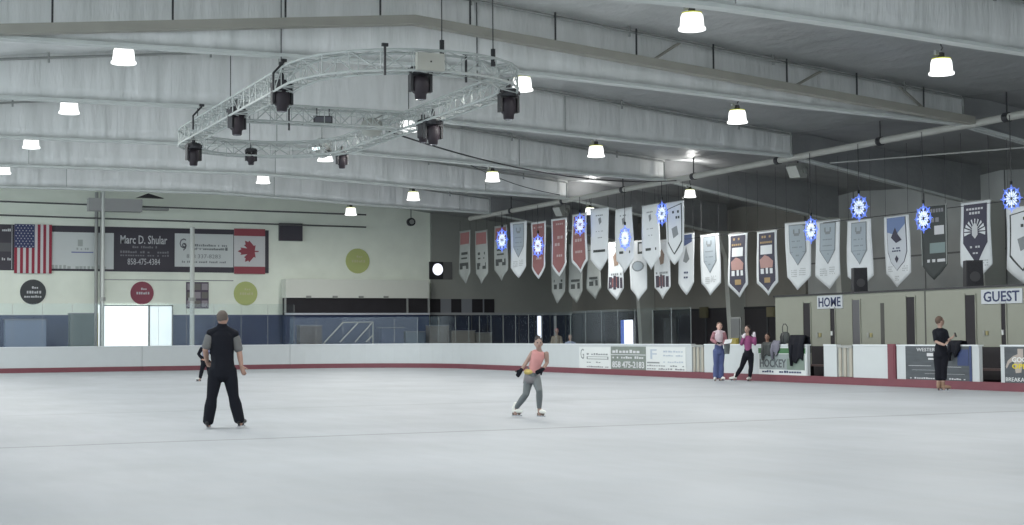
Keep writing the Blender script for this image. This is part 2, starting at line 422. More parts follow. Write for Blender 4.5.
sb(757, 807.5, 'white side board carrying the hockey advert')
sb(824, 837, 'narrow white side board between the dark doorway and the grey gate, below HOME')
sb(853.5, 888.5, 'plain white side board just beside the red post')
sb(897, 979.5, 'white side board with the large dark advert behind the woman')
sb(1001, 1080, 'white side board with advert under GUEST')
for a, b, lb in ((692, 704.5, 'red sill under the first grey gate beside the three adverts'), (807.5, 824, 'red sill of the dark open doorway beside the hockey advert'),
             (837, 853.5, 'red sill under the grey gate below HOME'), (888.5, 897, 'red sill at the foot of the red post'), (979.5, 1001, 'red sill of the dark open doorway below GUEST')): 
    sb(a, b, lb, True)
for a, b, lb in ((692, 704.5, 'grey translucent gate in the side boards beside the three adverts'), (837, 853.5, 'grey gate in the side boards below the HOME sign')):
    y0, y1 = XG(b)+.03, XG(a)-.03
    e = root('rink_gate', (XR, (y0+y1)/2, .2), label=lb, cat='gate')
    MB().box((XR+.02, y0, .21), (XR+.06, y1, 1.03)).build('gate_panel', GREYG, e, True)
    mb = MB(); 
    for f in (.12, .5, .82): yy = y0+(y1-y0)*f; mb.box((XR-.005, yy-.05, .21), (XR+.02, yy+.05, 1.03))
    mb.build('slat', mat('gate_slat', (.36, .34, .29), .5), e, True)
    MB().box((XR-.02, y0, .98), (XR+.08, y1, 1.05)).build('gate_rail', PIPE, e, True)
y0, y1 = XG(897)+.02, XG(888.5)-.02
tag(MB().box((XR-.04, y0, .2), (XR+.14, y1, 1.09)).box((XR-.05, y0+.05, .2), (XR-.04, y0+.12, 1.05)).build('red_gate_post', RED), 'thick red gate post standing in the white side boards', 'post')
# adverts on the side boards
def ad(x0, y0, x1, y1, m_, label, name='advert_panel', kind='s', c=XR, cat='advert', n0=.0, n1=.012):
    r = rect(x0, y0, x1, y1, kind, c)
    mid = ((r[0]+r[2])/2, r[1]); e = root(name, fnp(kind, c)(mid[0], mid[1], 0), label=label, cat=cat)
    plate('panel', r, kind, c, m_, n0, n1, e); return e, r
e, r = ad(579.5, 347, 611, 369, SIGNW, 'pale advert on the side boards left of the grey green one')
bars(textline(sub(r, .25, .64, .92, .72), 9, 2)+textline(sub(r, .25, .28, .7, .34), 6, 3)+textline(sub(r, .25, .08, .95, .14), 12, 4)+[sub(r, .25, .44, .93, .47), sub(r, .25, .55, .93, .57), sub(r, .25, .44, .28, .57), sub(r, .9, .44, .93, .57)], 's', XR, GREYT, .013, e)
letters('G', sub(r, .05, .45, .16, .92), 's', XR, GREYT, .013, e, 'emblem')
e, r = ad(611.3, 346.5, 646, 369.8, SIGNG, 'grey green advert with a large pale phone number on the side boards')
letters('858 475-2183', sub(r, .04, .08, .96, .36), 's', XR, LIGHTT, .013, e, bold=.02)
bars(textline(sub(r, .05, .72, .95, .86), 9, 6)+textline(sub(r, .05, .48, .95, .58), 14, 7)+[sub(r, 0, .63, 1, .66)], 's', XR, LIGHTT, .013, e, 'small_print')
e, r = ad(646.3, 347, 686, 371.5, SIGNW, 'pale advert with faint blue print on the side boards beside the grey gate')
bars(textline(sub(r, .45, .78, .95, .85), 8, 8)+textline(sub(r, .45, .62, .95, .68), 8, 9)+textline(sub(r, .45, .36, .95, .42), 9, 10), 's', XR, mat('faint_blue_print', (.38, .44, .52), .7), .013, e, 'small_print')
bars(textline(sub(r, .03, .2, .98, .26), 16, 11)+textline(sub(r, .03, .07, .98, .13), 16, 12)+[sub(r, .03, .32, .35, .38)], 's', XR, GREYT, .013, e)
letters('F', sub(r, .12, .5, .28, .9), 's', XR, mat('faint_blue_print', (.38, .44, .52)), .013, e, 'emblem')
e, r = ad(759, 347.5, 806, 380, SIGNW, 'hockey advert with a green band, half covered by hung clothes')
bars([sub(r, 0, .82, 1, .98)], 's', XR, GREEN, .013, e, 'green_band')
bars([sub(r, .02, .32, .98, .80)], 's', XR, mat('cool_grey_print', (.24, .28, .28)), .0125, e, 'grey_field')
letters('HOCKEY', sub(r, .03, .38, .60, .64), 's', XR, mat('slate_lettering', (.07, .08, .09)), .019, e, bold=.02)
bars([sub(r, .62, .32, .98, .66)], 's', XR, mat('pale_green_print', (.16, .21, .18)), .019, e, 'picture')
bars(textline(sub(r, .08, .22, .92, .29), 16, 13), 's', XR, NAVY, .013, e, 'small_print')
bars([sub(r, 0, 0, 1, .13)], 's', XR, mat('dark_red_grey', (.12, .05, .06)), .013, e, 'dark_strip')
bars(textline(sub(r, .25, .03, .8, .1), 10, 14), 's', XR, LIGHTT, .02, e, 'phone_number')
BLK = mat('chalk_dark_panel', (.055, .065, .075), .5, noise=.5, nscale=2, stretch=(1, 1, 6))
e, r = ad(906, 345.8, 972, 381, BLK, 'large dark advert on the side boards behind the woman in black')
letters('WESTERN', sub(r, .18, .84, .52, .94), 's', XR, LIGHTT, .013, e)
bars([sub(r, .34, .7, .5, .79), sub(r, .36, .6, .5, .65)]+textline(sub(r, .07, .05, .92, .09), 24, 15)+[sub(r, .05, .42, .4, .43), sub(r, .62, .4, .85, .41), sub(r, .1, .3, .5, .305), sub(r, .3, .2, .9, .205)], 's', XR, LIGHTT, .013, e, 'small_print')
bars([sub(r, .97, 0, 1, 1), sub(r, .80, .45, .96, .9)], 's', XR, mat('deep_blue_print', (.03, .05, .14)), .014, e, 'blue_strip')
e, r = ad(1005, 347, 1062, 384, BLK, 'dark advert with a pale figure and yellow print under the GUEST sign')
letters('GOOD', sub(r, .14, .58, .5, .72), 's', XR, SIGNW, .013, e, bold=.02)
letters('OPEN', sub(r, .14, .40, .5, .54), 's', XR, YEL, .014, e, 'yellow_lettering', bold=.02)
letters('BREAKAWAY.COM', sub(r, .02, .05, .8, .16), 's', XR, SIGNW, .013, e, 'small_print')
fn = side(XR); q = lambda a, b: (r[0]+(r[2]-r[0])*a, r[1]+(r[3]-r[1])*b)
MB().prism([q(.02, .45), q(.06, .62), q(.16, .75), q(.24, .80), q(.24, .95), q(.34, .95), q(.34, .72), q(.3, .3), q(.2, .28), q(.17, .62), q(.09, .55), q(.04, .40)], .008, .0125, fn).build('figure_print', mat('figure_print', (.34, .30, .27)), e, True)
# ------------------------------------------------------------------ glass above the boards
gl = 'clear plexiglass pane standing on the far end boards'
proto = root('glass_pane', (0, 0, 1.075), label=gl, cat='glass pane', group='plexiglass along the end boards')
MB().box((-.59, -.006, 0), (.59, .006, 1.8)).build('pane', GLASS, proto)
MB().box((.59, -.008, 0), (.60, .008, 1.75)).build('joint_strip', mat('joint_strip', (.33, .36, .36), .4, .3), proto)
first = True
def put_pane(x, y, rz, lb, grp, k=1):
    global first
    o = proto if first else dup(proto); first = False
    o.scale.z = k; o.location = (x, y, 1.075); o.rotation_euler.z = rz; o['label'] = lb; o['group'] = grp
x = -.6
while x < 18.7: put_pane(x, Y0B+.05, 0, gl, 'plexiglass along the end boards'); x += 1.2
cx, cy = XR-RC, Y0B-RC; nC = 8
for k in range(nC):
    a = pi/2*(1-(k+.5)/nC); put_pane(cx+(RC+.05)*cos(a), cy+(RC+.05)*sin(a), a-pi/2, 'clear plexiglass pane on the curved corner boards', 'plexiglass round the corner', .66)
y = cy-.6
while y > XG(700): put_pane(XR+.05, y, -pi/2, 'clear plexiglass pane on the side boards above the small adverts', 'plexiglass along the side boards', .66); y -= 1.2
# tall net poles behind the end boards
for px, top, r_, lb in ((102.5, 186, .07, 'tall thin grey net pole left of the bright window top'), (192, 227, .10, 'thicker pale net pole standing right of the bright window')):
    b = P(px, 345, Y=Y0B+.35); zt_ = P(px, top, Y=Y0B+.35).z
    e = root('net_pole', (b.x, Y0B+.35, 0), label=lb, cat='pole')
    MB().tube((b.x, Y0B+.35, 0), (b.x, Y0B+.35, zt_), r_, n=10).build('pole', mat('pole_paint', (.48, .50, .48), .5), e, True)
    MB().tube((b.x, Y0B+.35, 3.0), (b.x, Y0B+.35, 3.15), r_*1.6, n=10).build('collar', PIPE, e, True)
    if px < 150: MB().tube((b.x, Y0B+.35, 3.9), (P(165, 255, Y=Y0B+.35).x+3, Y0B+.35, 3.9), .025, n=6).build('cross_rail', PIPE, e, True)
p = P(96, 300, Y=YW-.3); tag(MB().tube((p.x, YW-.3, 0), (p.x, YW-.3, 8.0), .08, n=10).tube((p.x+.2, YW-.3, 0), (p.x+.2, YW-.3, 8.0), .04, n=8).build('wall_pipe', PIPE), 'grey pipe running up the back wall left of the bright window', 'pipe')
# ------------------------------------------------------------------ things on the back wall
YB = YW
r = rect(-30, 227, 268.5, 271.5, 'b', YB)
bb = tag(plate('backing_board', r, 'b', YB, SIGND, .0, .03), 'long black board on the back wall carrying adverts and two flags', 'board')
def wad(x0, y0, x1, y1, m_, label, n=.03): return ad(x0, y0, x1, y1, m_, label, kind='b', c=YB, n0=n, n1=n+.03)
e, r = wad(-22, 225, 12, 269, SIGND, 'dark advert at the far left edge beside the striped flag')
bars(textline(sub(r, .7, .86, .97, .92), 5, 21)+textline(sub(r, .7, .2, .97, .26), 5, 22)+[sub(r, .985, 0, 1, 1)], 'b', YB, LIGHTT, .061, e)
bars([sub(r, .5, .4, .97, .6)], 'b', YB, mat('dim_grey', (.10, .10, .11)), .061, e, 'picture')
e, r = wad(51, 232.5, 113.5, 269, SIGNW, 'pale advert with a thin blue line between striped flag and dark name sign')
bars([sub(r, .32, .44, .67, .47)], 'b', YB, mat('thin_blue', (.16, .18, .38)), .061, e, 'blue_line')
bars(textline(sub(r, .4, .52, .6, .58), 6, 23)+textline(sub(r, 0, .0, .9, .10), 14, 24)+[sub(r, .42, .62, .5, .8)], 'b', YB, mat('faint_print', (.38, .41, .40)), .061, e, 'small_print')
e, r = wad(114, 231, 174, 269.5, SIGND, 'dark advert with a name and phone number in pale letters on the back wall')
letters('Marc D. Shular', sub(r, .10, .66, .88, .88), 'b', YB, LIGHTT, .061, e, bold=.01)
letters('858-475-4384', sub(r, .22, .12, .76, .28), 'b', YB, LIGHTT, .061, e, 'phone_number')
bars(textline(sub(r, .3, .55, .72, .61), 12, 25)+textline(sub(r, .1, .42, .92, .48), 20, 26)+textline(sub(r, .1, .34, .92, .39), 20, 27), 'b', YB, mat('dim_print', (.2, .2, .22)), .061, e, 'small_print')
e, r = wad(174.5, 234, 233, 267, SIGNW, 'white advert with a round monogram beside the maple leaf flag')
letters('G', sub(r, .08, .55, .19, .85), 'b', YB, mat('monogram', (.12, .12, .14)), .061, e, 'emblem')
letters('9', sub(r, .12, .48, .2, .72), 'b', YB, mat('monogram', (.12, .12, .14)), .061, e, 'emblem')
bars(textline(sub(r, .24, .62, .9, .69), 20, 28)+[sub(r, .27, .545, .9, .555), sub(r, .27, .5, .31, .6), sub(r, .86, .5, .9, .6)]+textline(sub(r, .3, .51, .84, .58), 18, 29)+textline(sub(r, .12, .12, .88, .18), 26, 30), 'b', YB, GREYT, .061, e, 'small_print')
letters('858 337-8283', sub(r, .2, .26, .78, .38), 'b', YB, GREYT, .061, e, 'phone_number')
# United States flag, hung with its stripes upright
FR = mat('flag_red', (.30, .035, .06), .8); FB = mat('flag_blue', (.05, .06, .14), .8); FWH = mat('flag_white', (.62, .62, .63), .8)
r = rect(14, 224.5, 51.5, 273.5, 'b', YB)
e = root('striped_flag', back(YB)((r[0]+r[2])/2, r[1], 0), label='stars and stripes flag hung upright on the back wall', cat='flag')
plate('cloth', r, 'b', YB, FWH, .09, .11, e)
w = 1/13
bars([sub(r, i*w, 0 if i < 7 else 0, (i+1)*w, 1) for i in range(0, 13, 2)], 'b', YB, FR, .111, e, 'red_stripe')
bars([sub(r, 0, .52, 7*w, 1)], 'b', YB, FB, .119, e, 'canton')
mb = MB()
for i in range(9):
    for j in range(6 if i % 2 == 0 else 5):
        cu0 = r[0]+(r[2]-r[0])*7*w*((j+.5+(0 if i % 2 == 0 else .5))/6); cv = r[1]+(r[3]-r[1])*(.52+.48*(i+.5)/9)
        mb.prism([(cu0+(.035 if q % 2 == 0 else .014)*sin(pi*q/5), cv+(.035 if q % 2 == 0 else .014)*cos(pi*q/5)) for q in range(10)], .125, .13, back(YB))
mb.build('star', FWH, e, True)
# Canadian flag hung on its side, leaf pointing left
r = rect(233.5, 229, 264.5, 274, 'b', YB)
e = root('maple_leaf_flag', back(YB)((r[0]+r[2])/2, r[1], 0), label='red and white maple leaf flag hung sideways on the back wall', cat='flag')
plate('cloth', r, 'b', YB, FWH, .09, .11, e)
FR2 = mat('flag_bright_red', (.30, .07, .09), .8)
bars([sub(r, 0, .84, 1, 1)], 'b', YB, FR2, .111, e, 'red_band'); bars([sub(r, 0, 0, 1, .16)], 'b', YB, FR2, .111, e, 'red_band')
half = [(0,1),(.11,.78),(.22,.83),(.17,.42),(.36,.62),(.40,.52),(.62,.56),(.55,.36),(.64,.30),(.33,.03),(.37,-.08),(.04,-.03),(.035,-.26)]
leaf = half+[(-a, b) for a, b in reversed(half[1:])]
uc = (r[0]+r[2])/2+.12; vc = (r[1]+r[3])/2; s_ = .80
MB().prism([(uc-b*s_+.1, vc+a*s_) for a, b in leaf], .111, .117, back(YB)).build('maple_leaf', FR2, e, True)
# dark screen, round signs, poster
r = rect(278.5, 223.5, 301.5, 241, 'b', YB)
e = root('scoreboard', back(YB)((r[0]+r[2])/2, r[1], 0), label='small black rectangular box high on the back wall right of the maple leaf flag', cat='scoreboard')
plate('body', r, 'b', YB, SIGND, 0, .18, e); bars([sub(r, 0, .86, 1, .89)], 'b', YB, GREYT, .181, e, 'trim_line')
def roundsign(x, y, rp, m_, lb, tcol, words):
    u_, v_ = uv(x, y, 'b', YB); R_ = rp/S(back(YB)(u_, v_, 0))
    e = root('round_sign', back(YB)(u_, v_-R_, 0), label=lb, cat='sign')
    MB().prism([(u_+R_*cos(2*pi*k/32), v_+R_*sin(2*pi*k/32)) for k in range(32)], .0, .03, back(YB)).build('disc', m_, e, True)
    rr = (u_-R_*.75, v_-R_*.75, u_+R_*.75, v_+R_*.75)
    bars(textline(sub(rr, .2, .68, .8, .8), 5, 31)+textline(sub(rr, .05, .42, .95, .56), 7, 32)+(textline(sub(rr, .05, .2, .95, .32), 8, 33) if words > 2 else []), 'b', YB, tcol, .031, e)
roundsign(33, 292, 12.5, mat('disc_dark', (.05, .055, .06)), 'round dark grey sign on the back wall below the striped flag', LIGHTT, 3)
roundsign(142, 293, 11.5, mat('disc_red', (.25, .06, .09)), 'round red sign on the back wall above the bright window', LIGHTT, 2)
roundsign(245.5, 293.5, 12, LIME, 'round lime sign on the back wall below the maple leaf flag', mat('lime_print', (.52, .52, .30)), 2)
roundsign(357.5, 261, 12.5, LIME, 'round lime sign high on the back wall above the concession counter', mat('lime_print', (.52, .52, .30)), 1)
e, r = wad(186, 282, 208.5, 308.5, mat('poster_dark', (.09, .07, .10)), 'dark poster with a grid of pictures behind the thick pole', 0)
bars([sub(r, .05+.32*i, .06+.32*j, .32+.32*i, .30+.32*j) for i in range(3) for j in range(3) if (i+j) % 2 == 0], 'b', YB, mat('poster_pale', (.30, .27, .30)), .031, e, 'picture')
bars([sub(r, .05+.32*i, .06+.32*j, .32+.32*i, .30+.32*j) for i in range(3) for j in range(3) if (i+j) % 2], 'b', YB, mat('poster_mauve', (.16, .15, .14)), .031, e, 'picture')
# bright window
r = rect(104, 305, 172, 346, 'b', YB)
w_ = root('window_1', back(YB)((r[0]+r[2])/2, r[1], 0), label='wide bright window full of daylight', cat='window', kind='structure')
r1 = sub(r, 0, 0, .64, 1); r2 = sub(r, .67, .0, .99, 1)
plate('pane', r1, 'b', YB, BRIGHT, .04, .06, w_); plate('pane', r2, 'b', YB, mat('dimmer_daylight_pane', (.8, .85, .85), .3, emit=(.72, .82, .86), es=1.5, noise=.2, nscale=2), .04, .06, w_)
bars([sub(r, .64, 0, .67, 1), sub(r, .99, 0, 1.01, 1), sub(r, 0, .97, 1.0, 1.0)], 'b', YB, GREYG, .06, w_, 'window_frame')
r = rect(96.5, 305, 103.5, 346, 'b', YB)
e = root('open_door_leaf', back(YB)((r[0]+r[2])/2, r[1], 0), label='narrow bright door leaf with a yellow edge left of the bright window', cat='door')
plate('leaf', sub(r, .25, 0, .72, 1), 'b', YB, BRIGHT, .05, .09, e); bars([sub(r, 0, 0, .22, .35), sub(r, .06, .35, .22, .8)], 'b', YB, YEL, .06, e, 'yellow_edge'); bars([sub(r, .75, 0, 1, 1)], 'b', YB, PIPE, .06, e, 'door_frame')
# porthole
r = rect(428, 262, 451, 279.5, 'b', YB)
e = root('window_2', back(YB)((r[0]+r[2])/2, r[1], 0), kind='structure', label='dark square panel with a bright round porthole', cat='window')
plate('surround', r, 'b', YB, mat('dim_square', (.13, .13, .13)), .13, .16, e); bars([sub(r, 0, 0, .6, 1)], 'b', YB, DARK, .161, e, 'dark_half')
u_, v_ = uv(436.5, 269.5, 'b', YB); MB().prism([(u_+.27*cos(2*pi*k/24), v_+.29*sin(2*pi*k/24)) for k in range(24)], .168, .18, back(YB)).build('pane', BRIGHT2, e, True)
# concession booth with white fascia
YC = YW-.75
c0 = uv(285.5, 290, 'b', YC)[0]; c1 = uv(429, 290, 'b', YC)[0]
zA = uv(360, 279.5, 'b', YC)[1]; zB = uv(360, 298, 'b', YC)[1]; zC = uv(360, 313, 'b', YC)[1]; zD = uv(360, 316, 'b', YC)[1]
e = root('concession_booth', ((c0+c1)/2, YC, 0), label='long concession booth with white fascia over a dark serving hatch and blue counter front', cat='booth')
MB().box((c0, YC, zB), (c1, YW-.06, zA)).build('fascia', mat('fascia_white', (.68, .70, .64), .7), e, True)
MB().box((c0, YC+.12, zD), (c1, YC+.5, zB)).build('hatch_recess', DARKR, e, True)
MB().box((c0-.02, YC-.15, zC-.09), (c1, YC+.12, zC)).build('counter_top', mat('pale_counter', (.5, .52, .58), .4), e, True)
MB().box((c0, YC, 0), (c1, YC+.5, zC-.09)).build('counter_front', BLUE, e, True)
for f in (.155, .335, .515, .69):
    xx = c0+(c1-c0)*f; MB().box((xx-.12, YC-.06, zB-.02), (xx+.12, YC, zB+.10)).build('bracket', GREYG, e, True)
for f in (0, .845, 1): xx = c0+(c1-c0)*f; MB().box((xx-.04, YC, zC), (xx+.04, YC+.08, zB)).build('post', PIPE, e, True)
# stock behind the hatch, lobby furniture in front of the counter
e = root('sloped_railing', (P(350, 340, Y=YC-2.0).x, YC-2.0, 0), label='pale metal stair railing with sloping bars in front of the concession counter', cat='railing')
yy = YC-2.0; q = lambda px, py: P(px, py, Y=yy)
mb = MB().path([q(324, 343), q(343, 322.5), q(373, 322), q(373, 346)], .035, 6)
mb.build('rail', PIPE, e, True)
for a, b in (((340, 342), (358, 323)), ((355, 342), (372, 323)), ((366, 342), (373, 335))): MB().tube(q(*a), q(*b), .03, n=6).build('bar', PIPE, e, True)
MB().tube(q(373, 346), (q(373, 346).x, yy, 0), .035, n=6).build('leg', PIPE, e, True); MB().tube(q(324, 343), (q(324, 343).x, yy, 0), .035, n=6).build('leg', PIPE, e, True)
FURN = [(382, 404, 328, 'blue box-shaped lobby table behind the corner glass', BLUE, 'lobby_table'), (406, 425, 332, 'grey blue bin standing right of the blue lobby table', mat('grey_blue', (.09, .12, .16)), 'lobby_bin'),
        (430, 449, 326, 'grey brown cabinet in the lobby under the porthole', mat('grey_brown', (.15, .14, .13)), 'lobby_cabinet'), (300, 322, 326, 'dark brown cabinet before the concession counter', mat('dim_brown', (.07, .06, .06)), 'lobby_cabinet'),
        (70, 94, 314, 'dark green grey machine by the back wall left of the bright window', mat('green_grey', (.10, .13, .13)), 'vending_machine'), (5, 46, 320, 'low pale blue vehicle-like counter by the back wall under the round dark sign', mat('pale_blue_counter', (.14, .18, .27)), 'lobby_counter'),
        (452, 475, 331, 'beige crate pile in the lobby behind the curved glass', mat('dim_beige', (.20, .19, .17)), 'lobby_crate'), (476, 492, 333, 'second beige crate in the lobby nearer the corner', mat('dim_beige2', (.16, .16, .15)), 'lobby_crate')]
for x0, x1, yt, lb, m_, nm in FURN:
    Yf = YC-1.75; a = P(x0, 340, Y=Yf); b = P(x1, 340, Y=Yf); z = P((x0+x1)/2, yt, Y=Yf).z
    e = root(nm, ((a.x+b.x)/2, Yf, 0), label=lb, cat=nm.replace('_', ' '))
    MB().box((a.x, Yf, .05), (b.x, Yf+.55, z)).build('body', m_, e, True)
    MB().box((a.x-.03, Yf-.03, z), (b.x+.03, Yf+.58, z+.04)).build('top', mat('furniture_top', (.16, .17, .19)), e, True)
    MB().box((a.x+.05, Yf-.012, .15), ((a.x+b.x)/2-.02, Yf, z-.08)).build('door', m_, e, True); MB().box(((a.x+b.x)/2+.02, Yf-.012, .15), (b.x-.05, Yf, z-.08)).build('door', m_, e, True)
    MB().box((a.x+.05, Yf+.05, 0), (b.x-.05, Yf+.5, .05)).build('plinth', DARK, e, True)
# lobby glazing right of the booth: dark openings with pale frames, dark storefront lower down
r = rect(429, 299, 494, 314, 'b', YW-.14)
e = root('window_3', (r[0], YW-.14, r[1]), kind='structure', label='dark lobby window band with pale frames', cat='window')
plate('pane', r, 'b', YW-.14, DARKR, 0, .03, e)
for a, b in ((.17, .33), (.49, .65), (.82, .84)): plate('window_frame', sub(r, a, 0, b, 1), 'b', YW-.14, mat('grey_frame', (.20, .21, .23)), .03, .06, e)
zl = uv(520, 315, 'b', YW-.14)[1]
r = (uv(430, 330, 'b', YW-.14)[0], 0, XW-.15, zl)
e = root('window_4', (r[0], YW-.14, 0), kind='structure', label='dark glazed lobby front under the end wall', cat='window')
plate('pane', r, 'b', YW-.14, mat('dark_glazing', (.022, .026, .045), .25), 0, .03, e)
plate('sill', (r[0], zl, r[2], zl+.12), 'b', YW-.14, mat('pale_sill', (.30, .31, .32)), 0, .12, e)
for k in range(9): u_ = r[0]+(r[2]-r[0])*(k+.5)/9; plate('mullion', (u_, 0, u_+.05, zl), 'b', YW-.14, mat('dim_mullion', (.06, .065, .07)), .03, .06, e)
x = uv(538.5, 325, 'b', YW-.14)[0]; zz = uv(538.5, 316, 'b', YW-.14)[1]
plate('bright_gap', (x-.09, 0, x+.11, zz), 'b', YW-.14, BRIGHT2, .06, .08, e, 'bright slit of daylight')
plate('pale_post', (x+.85, 0, x+.98, zz), 'b', YW-.14, LIGHTT, .06, .09, e)
# storefront along the right wall
XS = XW-.14; ys0 = 40.5; zs = 2.42
e = root('window_5', (XS, 55, 0), kind='structure', label='dark storefront glazing along the side wall', cat='window')
plate('pane', (-YW+.2, 0, -ys0, zs), 's', XS, mat('dark_storefront', (.028, .024, .028), .35, noise=.5, nscale=.7), 0, .03, e)
plate('header', (-YW+.2, zs, -ys0, zs+.1), 's', XS, DARK, 0, .06, e)
for k in range(12): u_ = -YW+.6+(YW-ys0-.6)*(k+.3)/12; plate('mullion', (u_, 0, u_+.07, zs), 's', XS, mat('dim_mullion', (.06, .065, .07)), .03, .07, e)
r = rect(626, 320, 634.5, 345, 's', XS)
e = root('door_1', (XS, -r[0], 0), kind='structure', label='bright open doorway in the storefront', cat='door')
plate('opening', (r[0], 0, r[2], r[3]), 's', XS, BRIGHT2, .08, .1, e); r3 = rect(622.7, 320, 625.9, 345, 's', XS); plate('leaf', (r3[0], 0, r3[2], r3[3]), 's', XS, BLUEG, .08, .11, e)
plate('frame', (r3[0], r[3], r[2], r[3]+.12), 's', XS, DARK, .08, .12, e)
# notices and clutter in the storefront
for x0, y0, x1, y1, m_, lb, nm in ((731.5, 317, 741.5, 342, mat('grey_board', (.17, .175, .18)), 'tall grey notice board between the two chatting skaters', 'notice_board'), (731, 338, 738.5, 345, mat('dim_yellow', (.30, .25, .06)), 'small yellow box by the boards between the two chatting skaters', 'yellow_box'),
        (767, 307, 775, 317, mat('dim_yellow2', (.16, .14, .08)), 'small dull yellow sign beside the beige partition', 'wall_sign'), (700, 307, 708, 318, mat('dim_olive', (.10, .09, .05)), 'small olive sign high in the dark storefront', 'wall_sign'),
        (640, 322, 652, 345, mat('dim_grey_panel', (.13, .13, .14)), 'dim grey door panel just right of the bright doorway', 'door_panel'), (664, 318, 676, 345, mat('dim_grey_panel2', (.10, .10, .105)), 'dim grey upright panel midway along the storefront', 'door_panel')):
    c = 30.5 if nm not in ('yellow_box', 'notice_board') else (26.0 if nm == 'yellow_box' else 30.0)
    if nm in ('wall_sign', 'door_panel'): c = XS-.09
    r = rect(x0, y0, x1, y1, 's', c)
    if nm in ('notice_board', 'door_panel', 'yellow_box'): r = (r[0], 0 if nm != 'yellow_box' else 0, r[2], r[3])
    e = root(nm, (c, -(r[0]+r[2])/2, r[1]), label=lb, cat=nm.replace('_', ' '))
    plate('face', sub(r, .08, .03, .92, .97), 's', c, m_, .02, .06, e); plate('frame', r, 's', c, PIPE if nm == 'notice_board' else m_, -.02, .03, e)
    if nm == 'notice_board':
        MB().box((c-.25, -(r[0]+r[2])/2-.04, 0), (c+.25, -(r[0]+r[2])/2+.04, .04)).build('foot', PIPE, e, True)
# ------------------------------------------------------------------ player boxes: beige partition, doors, signs
XB = 27.0; yb1 = P(775.5, 320, X=XB).y; yb0 = 16
zb = P(900, 291.5, X=XB).z
tag(MB().box((XB, yb0, 0), (XB+.9, yb1, zb)).build('wall_partition', BEIGE), kind='structure', label='beige partition behind the player boxes', cat='wall')
tag(MB().box((XB-.04, yb0, zb), (XB+.95, yb1+.05, zb+.05)).build('trim_4', DARK), kind='structure')
mb = MB()
for px, t in ((882.5, 2.6), (925.5, .9)):
    y = P(px, 320, X=XB).y; w2 = t/S((XB, y, 1.5))*1.1; mb.box((XB-.006, y-w2, 0), (XB, y+w2, zb-.02 if t < 1 else zb-.3))
tag(mb.build('trim_5', mat('seam_dark', (.06, .06, .055))), kind='structure')
for i, (x0, x1, yt, lb) in enumerate(((804, 811, 303, 'left of the HOME sign'), (831, 835.5, 308, 'under the HOME sign'), (853, 860.5, 300, 'right of the HOME sign'), (907, 915.5, 297, 'left of the woman'), (966, 976, 295, 'left of the GUEST sign'), (1002, 1006.5, 303, 'under the GUEST sign'))):
    r = rect(x0, yt, x1, 345, 's', XB); e = root('door_%d' % (i+2), (XB, -(r[0]+r[2])/2, 0), kind='structure', label='tall narrow dark doorway '+lb, cat='doorway')
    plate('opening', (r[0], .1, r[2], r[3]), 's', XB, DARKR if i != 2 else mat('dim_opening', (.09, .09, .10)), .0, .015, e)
    plate('jamb', (r[0]-.03, .1, r[0], r[3]+.03), 's', XB, BEIGE, 0, .03, e); plate('jamb', (r[2], .1, r[2]+.03, r[3]+.03), 's', XB, BEIGE, 0, .03, e)
    if i in (1, 5): plate('handle', sub((r[0], 0, r[2], r[3]), .2, .62, .5, .68), 's', XB, SIGNW, .015, .05, e)
for (xa, y_, lb) in ((819, 335, 'pair of small switches below the HOME sign'), (870, 335, 'pair of small switches right of the HOME sign'), (986, 333, 'pair of small switches below the GUEST sign')):
    r = rect(xa-2.5, y_-2.5, xa+2.5, y_+2.5, 's', XB); e = root('wall_switch', (XB, -(r[0]+r[2])/2, r[1]), label=lb, cat='switch')
    plate('switch', sub(r, 0, 0, .4, 1), 's', XB, GREYG, 0, .03, e); plate('switch', sub(r, .6, .1, 1, .9), 's', XB, mat('dull_brass', (.28, .25, .12)), 0, .03, e)
for (x0, y0, x1, y1, w_, lb) in ((818, 295.5, 843, 308.5, 'HOME', 'white sign with navy letters HOME on the beige partition'), (982, 289, 1023, 303.5, 'GUEST', 'white sign with navy letters GUEST on the beige partition')):
    e, r = ad(x0, y0, x1, y1, mat('box_sign_white', (.47, .50, .53)), lb, name='box_sign', c=XB, cat='sign', n0=.0, n1=.03)
    letters(w_, sub(r, .06, .13, .94, .87), 's', XB, NAVY, .031, e, bold=.018)
# benches inside the boxes, seen through the open doorways
for a, b, lb in ((800, 860, 'dark bench inside the home player box'), (900, 1040, 'dark bench inside the guest player box')):
    y1 = P(a, 360, X=26.4).y; y0 = P(b, 360, X=26.4).y
    e = root('player_bench', (26.5, (y0+y1)/2, 0), label=lb, cat='bench')
    MB().box((26.3, y0, .42), (26.7, y1, .47)).build('seat', mat('bench_wood', (.09, .06, .06)), e, True)
    for yy in (y0+.3, (y0+y1)/2, y1-.3): MB().box((26.35, yy-.03, 0), (26.65, yy+.03, .42)).build('leg', DARK, e, True)
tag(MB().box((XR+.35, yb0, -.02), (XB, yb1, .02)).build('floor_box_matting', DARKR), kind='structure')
tag(MB().box((XB-.02, yb0, .02), (XB, yb1, 1.0)).build('trim_6', DARKR), kind='structure')
